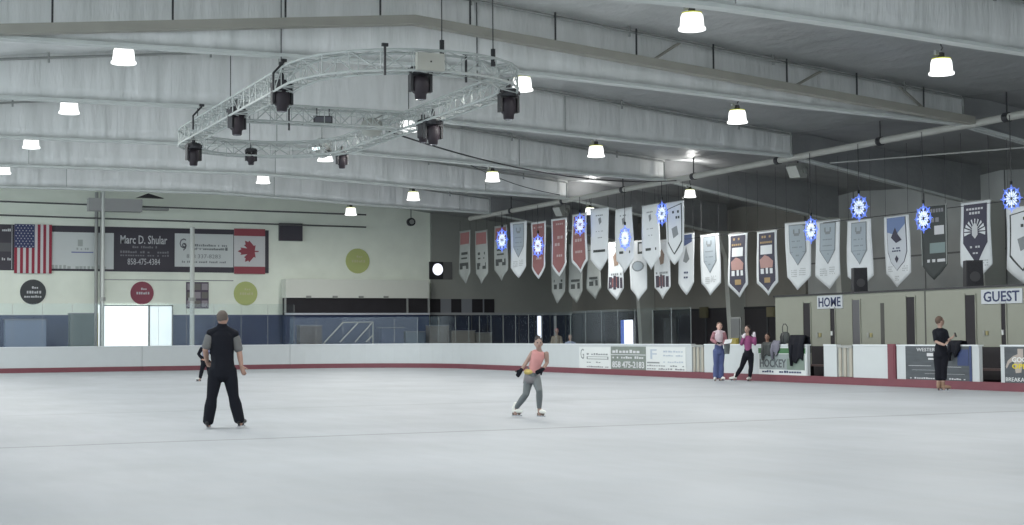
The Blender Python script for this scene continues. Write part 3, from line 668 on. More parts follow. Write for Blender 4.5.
# loudspeakers on the partition
for px, yt, w_, lb in ((859.5, 268, 14, 'black loudspeaker standing on the partition right of the HOME sign'), (973.5, 260.5, 17, 'black loudspeaker standing on the partition left of the GUEST sign')):
    p = P(px, 291, X=XB+.4); s_ = S(p); zt_ = P(px, yt, X=XB+.4).z; hw = w_/s_/2
    e = root('loudspeaker', (p.x, p.y, zb+.05), rz=-atan2(p.x, p.y)*.7, label=lb, cat='loudspeaker')
    h = zt_-zb-.05
    mb = MB().prism([(-hw, 0), (hw, 0), (hw*.95, h), (-hw*.95, h)], -.2, .2, lambda u, v, n: Vector((u, -n, v))); mb.build('cabinet', DARK, e)
    MB().prism([(-hw*.88, .04), (hw*.88, .04), (hw*.85, h-.04), (-hw*.85, h-.04)], .2, .215, lambda u, v, n: Vector((u, -n, v))).build('grille', mat('grille', (.03, .03, .035), .9, noise=.4, nscale=40), e)
    MB().lathe([(.02, 0), (hw*.6, .01), (hw*.6, .02), (.02, .02)], Matrix.Translation((0, -.217, h*.38)) @ Matrix.Rotation(pi/2, 4, 'X')).build('woofer', mat('cone_grey', (.05, .05, .055)), e)
# ------------------------------------------------------------------ hanging things: lamps
def make_lamp():
    e = root('high_bay_lamp', (0, 0, 0), cat='ceiling lamp')
    MB().lathe([(.02, .14), (.19, .13), (.215, .08), (.235, -.13), (.265, -.15), (.265, -.19), (.20, -.20), (.02, -.20)], n=24).build('lamp_shade', LAMP, e, smooth=True)
    MB().lathe([(.195, .15), (.20, .13), (.17, .11), (.10, .16)], n=24).build('rim', LAMPC, e, smooth=True)
    MB().lathe([(.06, .15), (.07, .17), (.07, .26), (.04, .28)], n=14).build('ballast', DARK, e, smooth=True)
    MB().path([(0, 0, .32), (.04, 0, .38), (0, 0, .44), (0, 0, .62)], .014, 6).build('hook', DARK, e)
    MB().cbox((-.13, 0, .26), (.08, .08, .10)).build('junction_box', PIPE, e)
    return e
lamp0 = make_lamp(); used = False
def put_lamp(x, y, z, lb, k=1.0):
    global used
    o = lamp0 if not used else dup(lamp0); used = True
    o.location = (x, y, z); o.scale = (k, k, k); o['label'] = lb
    ld = bpy.data.lights.new('lamp_light', 'AREA'); ld.shape = 'DISK'; ld.size = .45; ld.energy = LAMP_W*(1 if k > .9 else .02); ld.color = (1, .99, .95)
    lo = bpy.data.objects.new('lamp_light', ld); C.objects.link(lo); lo.parent = o; lo.location = (0, 0, -.22)
    l2 = bpy.data.lights.new('lamp_uplight', 'AREA'); l2.shape = 'DISK'; l2.size = .4; l2.energy = LAMP_W*(.18 if k > .9 else .006); l2.color = (1, 1, .97)   # the acrylic shade leaks some light upwards
    lo = bpy.data.objects.new('lamp_uplight', l2); C.objects.link(lo); lo.parent = o; lo.location = (0, 0, .66); lo.rotation_euler = (pi, 0, 0)
    return o
LAMP_W = 235
ROWS = [(5.72, 7.33, 'left roof row'), (14.97, 7.33, 'middle roof row'), (20.97, 6.88, 'right roof row')]
ordn = ['first', 'second', 'third', 'fourth', 'fifth', 'sixth', 'seventh', 'eighth']
rowname = ['row over the left of the ice', 'middle row past the truss', 'row over the right of the ice']
for ri, (x, z, _) in enumerate(ROWS):
    for n in range(0, 9):
        y = 7.6*(n+.22)-.27
        if y > YW-1 or (ri == 1 and n == 8): continue
        vis = (n >= 4 if ri == 0 else n >= 3)
        q = n-(4 if ri == 0 else 3)
        lb = ('%s nearest glowing white lamp of the %s' % (ordn[q], rowname[ri])).replace('first nearest', 'nearest') if vis else 'glowing high bay lamp over the near ice'
        put_lamp(x, y, z, lb, .98)['group'] = 'high bay lamps over the ice'
for px, py, lb in ((690, 193, 'glowing lamp hanging just under the eave pipe above the banners, nearer one'), (590, 210.5, 'glowing lamp hanging under the eave pipe beside a snowflake, farther one')):
    p = P(px, py, X=27.6); put_lamp(p.x, p.y, p.z, lb, .8)
# pale horn speakers under the annex ceiling
for px, py, k, lb in ((798, 171, 1.0, 'pale pentagonal horn speaker hanging below the eave pipe'), (562, 211, 1.0, 'small pale horn speaker below the pipe near a snowflake')):
    p = P(px, py, X=27.9); e = root('horn_speaker', p, rz=.3, label=lb, cat='speaker')
    MB().prism([(-.36, .12), (-.18, .22), (.24, .24), (.30, .10), (.16, -.22), (-.16, -.22)], -.2, .2, lambda u, v, n: Vector((u, -n, v))).build('horn', mat('horn_grey', (.42, .43, .40), .6), e)
    MB().lathe([(.05, 0), (.12, .12), (.05, .16)], Matrix.Translation((0, -.2, 0)) @ Matrix.Rotation(pi/2, 4, 'X')).build('driver', GREYG, e)
    MB().tube((0, 0, .2), (0, 0, 6.8-p.z if p.z < 6.6 else .6), .02, n=6).build('bracket', DARK, e)
# ------------------------------------------------------------------ lighting truss
TZ = 6.72; tc_x, ya_, yb_ = 11.0, 29.3, 39.3; TR = 2.25
tr = root('lighting_truss', (tc_x, 34.5, TZ), label='oval aluminium lighting truss hung over the middle of the ice', cat='truss')
def truss(pts, name, closed=False, w=.20):
    pts = [Vector(p) for p in pts]; n = len(pts); cor = []
    for i, p in enumerate(pts):
        a = pts[i-1] if (i or closed) else pts[0]; b = pts[(i+1) % n] if (i < n-1 or closed) else pts[-1]
        t = (b-a).normalized(); s_ = Vector((-t.y, t.x, 0))
        cor.append([p+s_*w+Vector((0,0,w)), p-s_*w+Vector((0,0,w)), p-s_*w-Vector((0,0,w)), p+s_*w-Vector((0,0,w))])
    mb = MB()
    seq = list(range(n))+([0] if closed else [])
    for c_ in range(4): mb.path([cor[i][c_] for i in seq], .028, 6)
    mb.build('chord', ALU, tr, True)
    mb = MB()
    for j, (i, i2) in enumerate(zip(seq[:-1], seq[1:])):
        for c_ in range(4):
            d = (c_+1) % 4
            if j % 2: mb.tube(cor[i][c_], cor[i2][d], .013, n=4)
            else: mb.tube(cor[i][d], cor[i2][c_], .013, n=4)
            mb.tube(cor[i][c_], cor[i][d], .011, n=4)
    return mb.build('lacing', ALU, tr, True)
pts = []
for k in range(13): a = pi+pi*k/12; pts.append((tc_x+TR*cos(a), ya_+TR*sin(a), TZ))
for k in range(1, 20): pts.append((tc_x+TR, ya_+(yb_-ya_)*k/20, TZ))
for k in range(13): a = pi*k/12; pts.append((tc_x+TR*cos(a), yb_+TR*sin(a), TZ))
for k in range(1, 20): pts.append((tc_x-TR, yb_-(yb_-ya_)*k/20, TZ))
truss(pts, 'ring', True)
truss([(tc_x-TR+.2+(2*TR-.4)*k/10, 34.8, TZ) for k in range(11)], 'cross')
for (x, y) in ((tc_x-TR, 30.5), (tc_x+TR, 30.5), (tc_x, ya_-TR), (tc_x-TR, 38.2), (tc_x+TR, 38.2), (tc_x, yb_+TR), (tc_x-TR, 34.8), (tc_x+TR, 34.8), (tc_x+1.3, ya_-1.8)):
    MB().tube((x, y, TZ+.2), (x, y, zt(x)), .012, n=5).build('chain', DARK, tr, True)
for (x, y) in ((tc_x, ya_-TR), (tc_x+1.3, ya_-1.8), (tc_x-TR, 30.5)):
    MB().tube((x, y, TZ+.1), (x, y, TZ+.45), .05, n=8).build('chain_hoist', DARK, tr, True)
# moving head lights under the truss
def make_head(k=0):
    e = root('moving_head_light', (0, 0, 0), cat='stage light')
    MB().cbox((0, 0, .42), (.06, .10, .16)).cbox((0, 0, .34), (.16, .12, .05)).build('clamp', DARK, e)
    MB().lathe([(.05, .34), (.20, .33), (.22, .25), (.20, .18), (.10, .16)], n=12).cbox((0, 0, .25), (.44, .24, .09)).build('base', DARK, e)
    MB().cbox((-.20, 0, .02), (.05, .15, .36)).cbox((.20, 0, .02), (.05, .15, .36)).cbox((0, 0, .17), (.42, .15, .05)).build('yoke', DARK, e)
    MB().lathe([(.08, .16), (.15, .13), (.17, .02), (.165, -.16), (.12, -.20), (.11, -.30), (.05, -.30)], n=14).build('lamp_head', mat('plum_black', (.02, .014, .02), .6), e, smooth=True)
    MB().lathe([(.04, -.30), (.095, -.305), (.095, -.315), (.04, -.32)], n=14).build('lens', mat('lens_grey', (.12, .12, .14), .1), e)
    return e
h0 = make_head(); usedh = False
HEADS = [(282, 97, 30.8, tc_x-TR, 1.0, 0, 'large black stage light nearest below the left side of the truss'), (237, 122, 30, tc_x-TR, 1.0, .25, 'large black stage light on the left side of the truss, tilted aside'), (193.5, 155, 22, tc_x-TR, .9, .1, 'black stage light at the far left end of the truss'),
         (251, 157, 18, None, .72, 0, 'small round black stage light on the far curve of the truss, left one'), (342, 160, 20, None, .78, .1, 'small black stage light on the far curve of the truss, right one'), (420.5, 84, 26, None, 1.0, 0, 'round black stage light under the near curve below the beige box'),
         (508.5, 105, 30, tc_x+TR, 1.0, 0, 'black stage light below the right end of the truss beside a lamp'), (433, 132, 26, tc_x+TR, 1.0, 0, 'black stage light below the right side of the truss, right of a pair'), (423, 132, 22, tc_x+TR, .85, .4, 'smaller black stage light touching its neighbour at the right side of the truss')]
for px, py, hpx, X_, k, tilt, lb in HEADS:
    o = h0 if not usedh else dup(h0); usedh = True
    z = TZ-.2-.5*k
    p = P(px, py, X=X_) if X_ else P(px, py, Z=z)
    if not X_:   # on one of the curved ends
        yc = yb_ if py > 120 else ya_; sg = 1 if py > 120 else -1
        p.y = yc+sg*sqrt(max(0, TR**2-(p.x-tc_x)**2)); p = P(px, py, Y=p.y)
    o.location = (p.x, p.y, TZ-.2-.5*k); o.scale = (k,)*3; o.rotation_euler = (0, 0, tilt*2); o['label'] = lb
    zc_ = P(px, py, X=p.x).z
    o.location.z = zc_
    gap = (TZ-.2)-(zc_+.5*k)
    MB().tube((0, 0, .45), (0, 0, .5+max(gap, .05)/k), .02, n=6).build('drop_rod', DARK, o)
# other gear on the truss
p = P(323, 120, Y=34.8); e = root('strobe_bar', p, rz=-.3, label='flat black strobe box hanging below the cross truss', cat='stage light')
MB().cbox((0, 0, 0), (.46, .16, .18)).build('housing', DARK, e); MB().cbox((0, -.085, 0), (.40, .01, .12)).build('lens', mat('lens_grey', (.12, .12, .14)), e); MB().tube((-.15, 0, .08), (-.15, 0, .3), .015, n=5).tube((.15, 0, .08), (.15, 0, .3), .015, n=5).build('bracket', DARK, e)
p = P(430, 62, Y=ya_-TR-.25); e = root('control_box', p, label='beige flat control box fixed on the near curve of the truss', cat='box')
MB().cbox((0, 0, 0), (.56, .12, .34)).build('housing', mat('beige_box', (.40, .40, .36), .6), e); MB().cbox((0, -.065, 0), (.03, .01, .03)).build('knob', DARK, e); MB().cbox((0, .08, .12), (.1, .2, .04)).build('bracket', PIPE, e)
p = P(372, 128, X=tc_x+TR-.5); e = root('dome_effect_light', p, label='pale beige domed effect light inside the right side of the truss', cat='stage light')
MB().lathe([(.05, -.22), (.22, -.18), (.30, 0), (.26, .16), (.10, .24)], n=12).build('dome', mat('dull_beige', (.36, .37, .34), .7), e, smooth=True); MB().tube((0, 0, .2), (.3, 0, .35), .02, n=5).build('bracket', PIPE, e)
p = P(322, 148, Y=41.3); e = root('mirror_ball', p, label='pale faceted mirror ball below the far curve of the truss', cat='mirror ball')
MB().lathe([(.3*sin(pi*(k+.3)/10.6), .3*cos(pi*(k+.3)/10.6)) for k in range(11)], n=12).build('ball', mat('mirror_facets', (.6, .62, .6), .15, .8), e); MB().tube((0, 0, .28), (0, 0, .6), .012, n=5).build('cord', DARK, e)
for i, (px, py, Y_, lb) in enumerate(((385, 62, 26.6, 'black hanging tube by the near curve of the truss'), (466, 70, 27.3, 'black cable tail hanging near the right of the truss'), (289, 120, 34.8, 'thin black clamp rod left of the cross truss'), (197, 118, 37.5, 'bent black bracket over the far left stage light'), (278, 76, 29.6, 'bent black bracket over the nearest left stage light'))):
    p = P(px, py, Y=Y_); 
    pts = [(0, 0, .35), (0, 0, -.25)] if i < 3 else [(.12, 0, .3), (-.1, 0, .05), (-.1, 0, -.3)]
    e = root('rigging_tube', p, label=lb, cat='rigging'); MB().path(pts, .025, 7).build('tube', DARK, e); MB().cbox((pts[0][0], 0, .33), (.12, .06, .06)).build('clamp', DARK, e)
# cable from the truss to the side
pts = []; a = Vector((tc_x+TR, 36.5, TZ)); b = Vector((27.1, 45, 6.75))
for k in range(21): t = k/20; q = a.lerp(b, t); q.z -= 1.5*t*(1-t)*1.2; pts.append(q)
tag(MB().path(pts, .022, 6).build('power_cable', DARK), 'long black cable sagging from the truss to the eave pipe', 'cable')
tag(MB().path([P(470, 165, X=22)+(P(560, 195, X=25)-P(470, 165, X=22))*(k/10)-Vector((0, 0, sin(pi*k/10)*.15)) for k in range(11)], .015, 6).build('power_cable', DARK), 'thin dark cable strung under the roof between truss and corner', 'cable')
# duct in front of the back wall top and small details
p0 = P(88, 204, Y=67.5); p1 = P(168, 203, Y=67.5)
e = root('heater_duct', ((p0.x+p1.x)/2, 67.5, p0.z), label='flat grey duct hanging below the roof before the back wall, upper left', cat='duct')
MB().box((p0.x, 67.2, p0.z-.30), (p1.x-1.2, 67.8, p0.z+.25)).build('duct', mat('duct_grey', (.36, .36, .36), .6), e, True); MB().box((p1.x-1.2, 67.3, p0.z-.2), (p1.x, 67.7, p0.z-.1)).build('duct_arm', PIPE, e, True)
MB().add([(p1.x-1.4, 67.4, p0.z+.35), (p1.x-.2, 67.4, p0.z+.35), (p1.x-.9, 67.4, p0.z+.55), (p1.x-1.4, 67.7, p0.z+.35), (p1.x-.2, 67.7, p0.z+.35), (p1.x-.9, 67.7, p0.z+.55)], [(0,1,2),(3,4,5),(0,1,4,3),(1,2,5,4),(2,0,3,5)]).build('damper', DARK, e, True)
for (zy, lb) in ((200.5, 'upper dark pipe along the top of the back wall'), (214, 'lower dark pipe along the top of the back wall')):
    z = P(60, zy, Y=YW-.5).z; tag(MB().tube((-8, YW-.5, z), (24, YW-.5, z-.25), .04, n=6).build('wall_pipe', mat('dim_pipe', (.10, .10, .10))), lb, 'pipe')
p = P(411, 222, Y=YW-1); e = root('exhaust_fan', p, label='small round black fan above the far corner of the back wall', cat='fan')
MB().lathe([(.05, -.1), (.20, -.1), (.20, .1), (.05, .1)], Matrix.Rotation(pi/2, 4, 'X'), n=16).build('housing', DARK, e); MB().lathe([(.02, .1), (.12, .1), (.12, .13), (.02, .13)], Matrix.Rotation(pi/2, 4, 'X')).build('hub', PIPE, e); MB().tube((0, 0, .15), (0, 0, .7), .02, n=6).build('bracket', DARK, e)
# ------------------------------------------------------------------ banners
BH = [0]
def banner(px, yt, yb, wpx, X_, style, lb, shoulder=.80, roll=0, dep=0):
    top = P(px, yt, X=X_); s_ = S(top); h = (yb-yt)/s_; w = 1.15 if X_ > 27.5 else 1.25
    c = min(1, wpx/(s_*w)); az = atan2(top.x, top.y)
    ang = math.acos(c)      # turned away from the viewer towards the rink
    rz = -az-ang
    rz = max(rz, -pi/2-.05)
    if c >= .999: w = wpx/s_
    e = root('hanging_banner', top, rz=rz, label=lb, cat='banner', group='banners above the side boards'); e.rotation_euler.y = roll
    ph = random.uniform(0, 6); am = random.uniform(.012, .03)
    def sf(u, v, n=0):     # u -0.5..0.5, v 0..1 downwards
        return Vector((u*w, -n+am*sin(v*5+ph+u*2)+.03*sin(u*7+ph)*v, -v*h))
    def vb(u): return shoulder+(1-shoulder)*(1-abs(u)*2)
    nu, nv = 10, 14; vs = []
    for n in (0, .012):
        for j in range(nv+1):
            for i in range(nu+1):
                u_ = -.5+i/nu; vs.append(sf(u_, vb(u_)*j/nv, n))
    W_ = nu+1; K = W_*(nv+1); fs = []
    for j in range(nv):
        for i in range(nu):
            a = j*W_+i; fs += [(a, a+1, a+W_+1, a+W_), (K+a, K+a+W_, K+a+W_+1, K+a+1)]
    for j in range(nv): a = j*W_; b = j*W_+nu; fs += [(a, a+W_, K+a+W_, K+a), (b, K+b, K+b+W_, b+W_)]
    for i in range(nu): a = i; b = nv*W_+i; fs += [(a, K+a, K+a+1, a+1), (b, b+1, K+b+1, K+b)]
    cloth, border = {'pennant': (WHC, None), 'red': (WHC, REDC), 'navy': (WHC, NAVC), 'shield': (WHC, BLC), 'dark': (DKC, None), 'photo': (WHC, None), 'rays': (WHC, NAVC), 'corner': (WHC, None), 'plain': (WHC, None), 'dim': (GRC, None), 'redtop': (GRC, None), 'outline': (WHC, None), 'sail': (WHC, None)}[style]
    MB().add(vs, fs).build('cloth', cloth, e, smooth=True)
    MB().tube((-w*.53, .0, .01), (w*.53, .0, .01), .018, n=6).build('rod', PIPE, e)
    hz = (6.8 if X_ < 27.5 else 6.9)-top.z
    for sx in (-1, 1): MB().tube((sx*w*.45, 0, 0), (sx*w*.45, 0, max(.1, hz)), .006, n=4).build('hanging_cord', DARK, e)
    def poly(pp, n, mt, nm):    # subdivided fan so it follows the cloth
        mb = MB(); L = []
        for i in range(len(pp)):
            a, b = pp[i], pp[(i+1) % len(pp)]
            for q in range(4): L.append((a[0]+(b[0]-a[0])*q/4, a[1]+(b[1]-a[1])*q/4))
        c0 = (sum(a[0] for a in L)/len(L), sum(a[1] for a in L)/len(L))
        rings = [[sf(c0[0]+(a[0]-c0[0])*f, c0[1]+(a[1]-c0[1])*f, n) for a in L] for f in (1, .66, .33)]
        vs = [v for r in rings for v in r]+[sf(*c0, n)]; k = len(L); fs = []
        for rr in range(2):
            for i in range(k): fs.append((rr*k+i, rr*k+(i+1) % k, (rr+1)*k+(i+1) % k, (rr+1)*k+i))
        for i in range(k): fs.append((2*k+i, 2*k+(i+1) % k, 3*k))
        mb.add(vs, fs); return mb.build(nm, mt, e)
    def marks(rs, n, mt, nm='lettering'):
        mb = MB()
        for (a, b, c_, d) in rs:
            vs = [sf(a, b, n), sf(c_, b, n), sf(c_, d, n), sf(a, d, n)]; mb.add(vs, [(0,1,2,3)])
        return mb.build(nm, mt, e)
    rng = random.Random(int(px))
    def tl(a, b, y, hh, k): 
        out = []; wd = (b-a)/k
        for i in range(k):
            if rng.random() > .15: out.append((a+i*wd, y, a+i*wd+wd*.75, y+hh))
        return out
    if style == 'pennant':
        poly([(-.33, .03), (.33, .03), (.33, .44), (0, .64), (-.33, .44)], .020, GREYT, 'pennant_border')
        poly([(-.30, .045), (.30, .045), (.30, .435), (0, .62), (-.30, .435)], .026, PEN, 'pennant')
        marks([(-.14, .10, -.08, .17), (.08, .10, .14, .17), (-.10, .16, .10, .20)], .034, GREYT, 'emblem')
        marks(tl(-.2, .2, .27, .015, 6)+tl(-.2, .2, .36, .015, 7)+tl(-.06, .06, .48, .02, 2)+[(-.3, .435, .3, .442)], .034, GREYT)
        marks([z for j in range(4) for z in tl(-.3, -.03, .70+j*.03, .014, 5)+tl(.05, .3, .68+j*.03, .014, 5)], .02, mat('faint_cloth_print', (.40, .42, .43)), 'small_print')
    elif style == 'red':
        poly([(-.40, .03), (.40, .03), (.40, shoulder-.03), (0, .94), (-.40, shoulder-.03)], .02, border, 'red_field')
        marks(tl(-.3, .3, .08, .03, 5)+tl(-.3, .3, .3, .05, 3)+tl(-.25, .25, .42, .05, 3)+tl(-.25, .25, .62, .04, 4), .028, mat('pale_red_print', (.42, .33, .32)))
    elif style == 'redtop':
        poly([(-.42, .03), (.42, .03), (.42, .25), (-.42, .25)], .02, REDC, 'red_field'); marks([(-.3, .4, .3, .45), (-.3, .5, .25, .53), (-.4, .6, .35, .66), (-.4, .66, -.2, .72), (.1, .66, .35, .72)], .02, DKC, 'emblem')
    elif style == 'navy':
        poly([(-.40, .03), (.40, .03), (.40, shoulder-.03), (0, .93), (-.40, shoulder-.03)], .02, border, 'navy_field')
        marks(tl(-.25, .25, .07, .035, 4)+tl(-.32, .32, .16, .03, 6)+[(-.16, .72, .16, .80)], .03, GOLD, 'gold_lettering')
        marks([(-.3, .22, .3, .36), (-.3, .58, -.16, .66), (-.06, .57, .06, .66), (.16, .58, .3, .66)], .03, WHC, 'white_print')
        poly([(-.34, .44), (-.1, .37), (.12, .40), (.34, .47), (.30, .57), (-.30, .57)], .03, PINK, 'emblem')
    elif style == 'shield':
        pp = [(-.36, .02), (.36, .02), (.36, .5), (.26, .64), (0, .76), (-.26, .64), (-.36, .5)]
        poly([(a*1.06, b*1.01) for a, b in pp], .018, NAVC, 'shield_border'); poly(pp, .024, mat('pale_shield', (.50, .53, .57)), 'shield'); poly([(-.36, .02), (.36, .02), (.36, .12), (0, .27), (-.36, .22)], .030, border, 'blue_field')
        poly([(-.20, .30), (-.02, .16), (.08, .26), (.22, .34), (.0, .38)], .036, NAVC, 'emblem'); marks(tl(-.15, .15, .44, .02, 4)+tl(-.18, .18, .48, .02, 4), .034, NAVY)
        poly([(0, .55), (.08, .60), (0, .66), (-.08, .60)], .034, NAVC, 'emblem')
        marks([z for j in range(3) for z in tl(-.4, -.2, .70+j*.03, .014, 4)+tl(.2, .4, .70+j*.03, .014, 4)+tl(-.1, .1, .84+j*.025, .012, 3)], .02, mat('faint_cloth_print', (.40, .42, .43)), 'small_print')
    elif style == 'dark':
        marks([(.02, .27, .38, .39), (-.25, .72, .05, .76), (.12, .72, .42, .76)], .02, LIGHTT, 'white_print'); marks([(-.15, .50, .42, .64)], .02, mat('teal_grey', (.18, .24, .24)), 'picture')
        marks(tl(-.1, .4, .04, .05, 5)+tl(-.1, .4, .16, .06, 3), .02, mat('dim_print', (.2, .2, .22))); marks([(-.5, .0, -.46, .8), (.46, 0, .5, .8)], .018, GRC, 'edge')
    elif style == 'photo':
        marks([(-.42, .60, -.22, .80), (-.15, .58, .0, .82), (.05, .60, .2, .80), (.26, .62, .42, .80)], .02, mat('photo_dark', (.06, .05, .07)), 'picture'); marks([(-.22, .62, -.15, .78), (.0, .60, .05, .78)], .02, mat('photo_red', (.22, .09, .09)), 'red_print')
        marks(tl(-.4, .4, .54, .035, 7), .02, GREYT); poly([(-.2, .25), (.02, .15), (.2, .25), (.14, .40), (-.1, .42)], .02, mat('faded_brown', (.24, .17, .13)), 'emblem')
    elif style == 'corner':
        marks([(.02, .02, .44, .22)], .02, DKC, 'dark_corner'); marks([(.12, .05, .34, .18)], .03, LIGHTT, 'emblem')
        poly([(.38*cos(q*pi/6), .42+.09*sin(q*pi/6)) for q in range(12)], .018, GREYT, 'ring'); poly([(.30*cos(q*pi/6), .42+.07*sin(q*pi/6)) for q in range(12)], .026, PEN, 'disc')
    elif style == 'rays':
        poly([(-.40, .03), (.40, .03), (.40, .52), (0, .80), (-.40, .52)], .02, border, 'dark_field')
        mb = MB()
        for a in [pi*(q+.5)/9+pi for q in range(-1, 10)]:
            c0 = (0, .38); d = (cos(a), sin(a)*.45); nrm = (-d[1], d[0]*.45)
            pts_ = [(c0[0]+d[0]*.12, c0[1]+d[1]*.12), (c0[0]+d[0]*.36-nrm[0]*.05, c0[1]+d[1]*.36-nrm[1]*.05), (c0[0]+d[0]*.36+nrm[0]*.05, c0[1]+d[1]*.36+nrm[1]*.05)]
            mb.add([sf(*q, .034) for q in pts_], [(0, 1, 2)])
        mb.build('ray_print', WHC, e)
        poly([(-.10, .32), (0, .26), (.10, .32), (.10, .42), (0, .47), (-.10, .42)], .036, LIGHTT, 'emblem'); marks(tl(-.3, .3, .08, .025, 6)+tl(-.2, .2, .13, .03, 4)+tl(-.18, .18, .56, .025, 4)+tl(-.1, .1, .64, .02, 2), .034, LIGHTT)
        marks([z for j in range(3) for z in tl(-.4, -.15, .82-.08+j*.03, .014, 4)+tl(.15, .4, .74+j*.03, .014, 4)], .02, mat('faint_cloth_print', (.40, .42, .43)), 'small_print')
    elif style == 'plain':
        marks([(-.32, .66, .32, .70)], .02, DKC, 'dark_bar'); marks(tl(-.2, .2, .10, .02, 4)+tl(-.2, .2, .36, .012, 6)+tl(-.1, .15, .46, .015, 3), .02, GREYT)
        poly([(-.08, .16), (.06, .14), (.10, .22), (-.02, .26)], .02, GREYT, 'emblem')
    elif style == 'dim':
        marks([(-.3, .60, .3, .64), (-.3, .68, -.05, .76), (.1, .66, .3, .76)], .02, DKC, 'emblem')
    elif style == 'outline':
        poly([(-.40, .10), (.40, .03), (.40, .64), (0, .84), (-.40, .64)], .018, DKC, 'outline'); poly([(-.35, .11), (.35, .05), (.35, .62), (0, .81), (-.35, .62)], .024, WHC, 'inner_field')
        marks(tl(-.1, .28, .14, .04, 3)+tl(-.05, .3, .23, .04, 3), .032, DKC); poly([(-.15, .42), (.12, .38), (.2, .52), (-.05, .58)], .032, GREYT, 'emblem')
    elif style == 'sail':
        poly([(-.36, .02), (.36, .02), (.36, .14), (-.1, .2), (-.36, .1)], .02, mat('deep_blue_cloth', (.06, .09, .2)), 'blue_field'); poly([(-.18, .45), (.0, .2), (.06, .3), (.2, .42), (.0, .48)], .022, GREYT, 'emblem')
        marks(tl(-.12, .12, .62, .03, 3)+tl(-.12, .12, .70, .03, 2), .02, NAVY)
    return e
XU, XL = 27.2, 28.7
B = [(465, 231, 284, 11, XU, 'redtop', 'dim red-topped banner, leftmost of the hanging row beside the porthole'), (481.5, 231, 284, 12, XU, 'redtop', 'second banner from the far end, red top over a dark emblem'),
     (501, 226, 281, 13, XU, 'redtop', 'banner behind the farthest snowflake, dark emblem near its tip'), (518.5, 222, 278, 16, XU, 'pennant', 'white banner with grey pennant between the two farthest snowflakes'),
     (538.5, 222, 279, 14, XU, 'red', 'red banner behind the second farthest snowflake'), (559, 218.6, 276.6, 15, XU, 'red', 'red banner with white border between two snowflakes'), (579.5, 214, 273, 15, XU, 'red', 'red banner hanging behind the third snowflake'),
     (599.5, 208.5, 271, 18, XU, 'plain', 'white banner with a dark bar, just right of the third snowflake'), (624, 208.5, 273, 17, XU, 'plain', 'white banner with a dark bar, behind the fourth snowflake'), (650.5, 205, 270, 17, XU, 'plain', 'white banner with a dark bar, left of the fifth snowflake'),
     (674.6, 202, 265, 18, XU, 'outline', 'white banner with a dark pointed outline, right of the fifth snowflake'),
     (557.7, 244, 303.5, 14, XL, 'dim', 'dull grey banner low behind the red bordered banner'), (575.7, 244, 303, 14, XL, 'dim', 'dull grey banner with dark print low behind the third snowflake'), (594, 244, 299, 14, XL, 'dim', 'plain dull grey banner tip low behind the first barred white banner'),
     (616, 242, 300, 16, XL, 'photo', 'white banner with small dark photographs, low behind the fourth snowflake'), (638, 241, 301, 16, XL, 'corner', 'white banner with dark corner, low behind the white barred banners'), (662, 240, 299, 15, XL, 'photo', 'white banner with brown badge and dark photographs under the fifth snowflake'),
     (686, 233.5, 295, 16, XL, 'sail', 'white banner with a blue top and grey sail drawing'), (710, 234.5, 295.5, 19, XL, 'pennant', 'white banner with grey pennant left of the two navy banners'),
     (738, 233.5, 297.6, 19, XL, 'navy', 'navy banner with gold lettering, left one of the pair'), (767, 231, 295.6, 20, XL, 'navy', 'navy banner with gold lettering, right one of the pair'),
     (797.5, 222.5, 290, 24, XL, 'pennant', 'white banner with blue grey pennant left of the snowflake over HOME'), (827.7, 220.5, 289, 24, XL, 'pennant', 'white banner with blue grey pennant directly above the HOME sign'), (859.4, 220, 290, 24, XL, 'pennant', 'white banner with pennant behind the loudspeaker by HOME'),
     (896.7, 216, 287.5, 24, XL, 'shield', 'white banner with blue shield left of the dark banner'), (933.5, 206, 280, 25, XL, 'dark', 'dark grey banner with pale patches behind a snowflake'), (975.5, 201.5, 281, 29, XL, 'rays', 'white banner with dark sunburst emblem behind the loudspeaker by GUEST'),
     (1022, 206, 284, 30, XL, 'outline', 'white banner with dark outline cut by the right edge above the GUEST sign')]
for b in B: banner(*b)
# rods the lower row hangs from
for X_, ya2, yb2, pz, lb in ((XL, P(1060, 190, X=XL).y, P(557, 240, X=XL).y, None, 'thin dark wire the lower banners hang from'),):
    z = P(858, 220, X=XL).z+.04; tag(MB().tube((X_, ya2, z), (X_, yb2, z), .012, n=5).build('banner_wire', DARK), lb, 'wire')
a = P(830, 163, X=26.9); b = P(1030, 147, X=26.9)
tag(MB().tube(a, b, .02, n=5).build('lighting_wire', PIPE), 'thin pale wire strung above the near snowflakes', 'wire')
# ------------------------------------------------------------------ lit snowflakes
def flake_mesh():
    e = root('snowflake_light', (0, 0, 0), cat='snowflake light')
    inner = MB(); outer = MB(); N_ = 8
    def d(a, r): return Vector((r*cos(a), 0, r*sin(a)))
    for k in range(N_):
        a = 2*pi*k/N_+pi/2
        inner.tube(d(a, .07), d(a, .33), .015, n=6)
        for sg in (-1, 1):
            inner.tube(d(a, .16), d(a+sg*.42, .26), .009, n=5)
            outer.tube(d(a, .26), d(a+sg*.26, .38), .012, n=5)
            outer.tube(d(a+sg*.13, .42), d(a, .34), .012, n=5)
        outer.tube(d(a, .33), d(a, .50), .020, .008, n=6)
        a2 = a+pi/N_; outer.tube(d(a, .36), d(a2, .40), .012, n=5); outer.tube(d(a2, .40), d(a+2*pi/N_, .36), .012, n=5)
        inner.tube(d(a2, .12), d(a2, .20), .010, n=5)
    outer.build('outer_arms', SNOWB, e); inner.build('inner_arms', SNOWW, e)
    return e
f0 = flake_mesh(); usedf = False
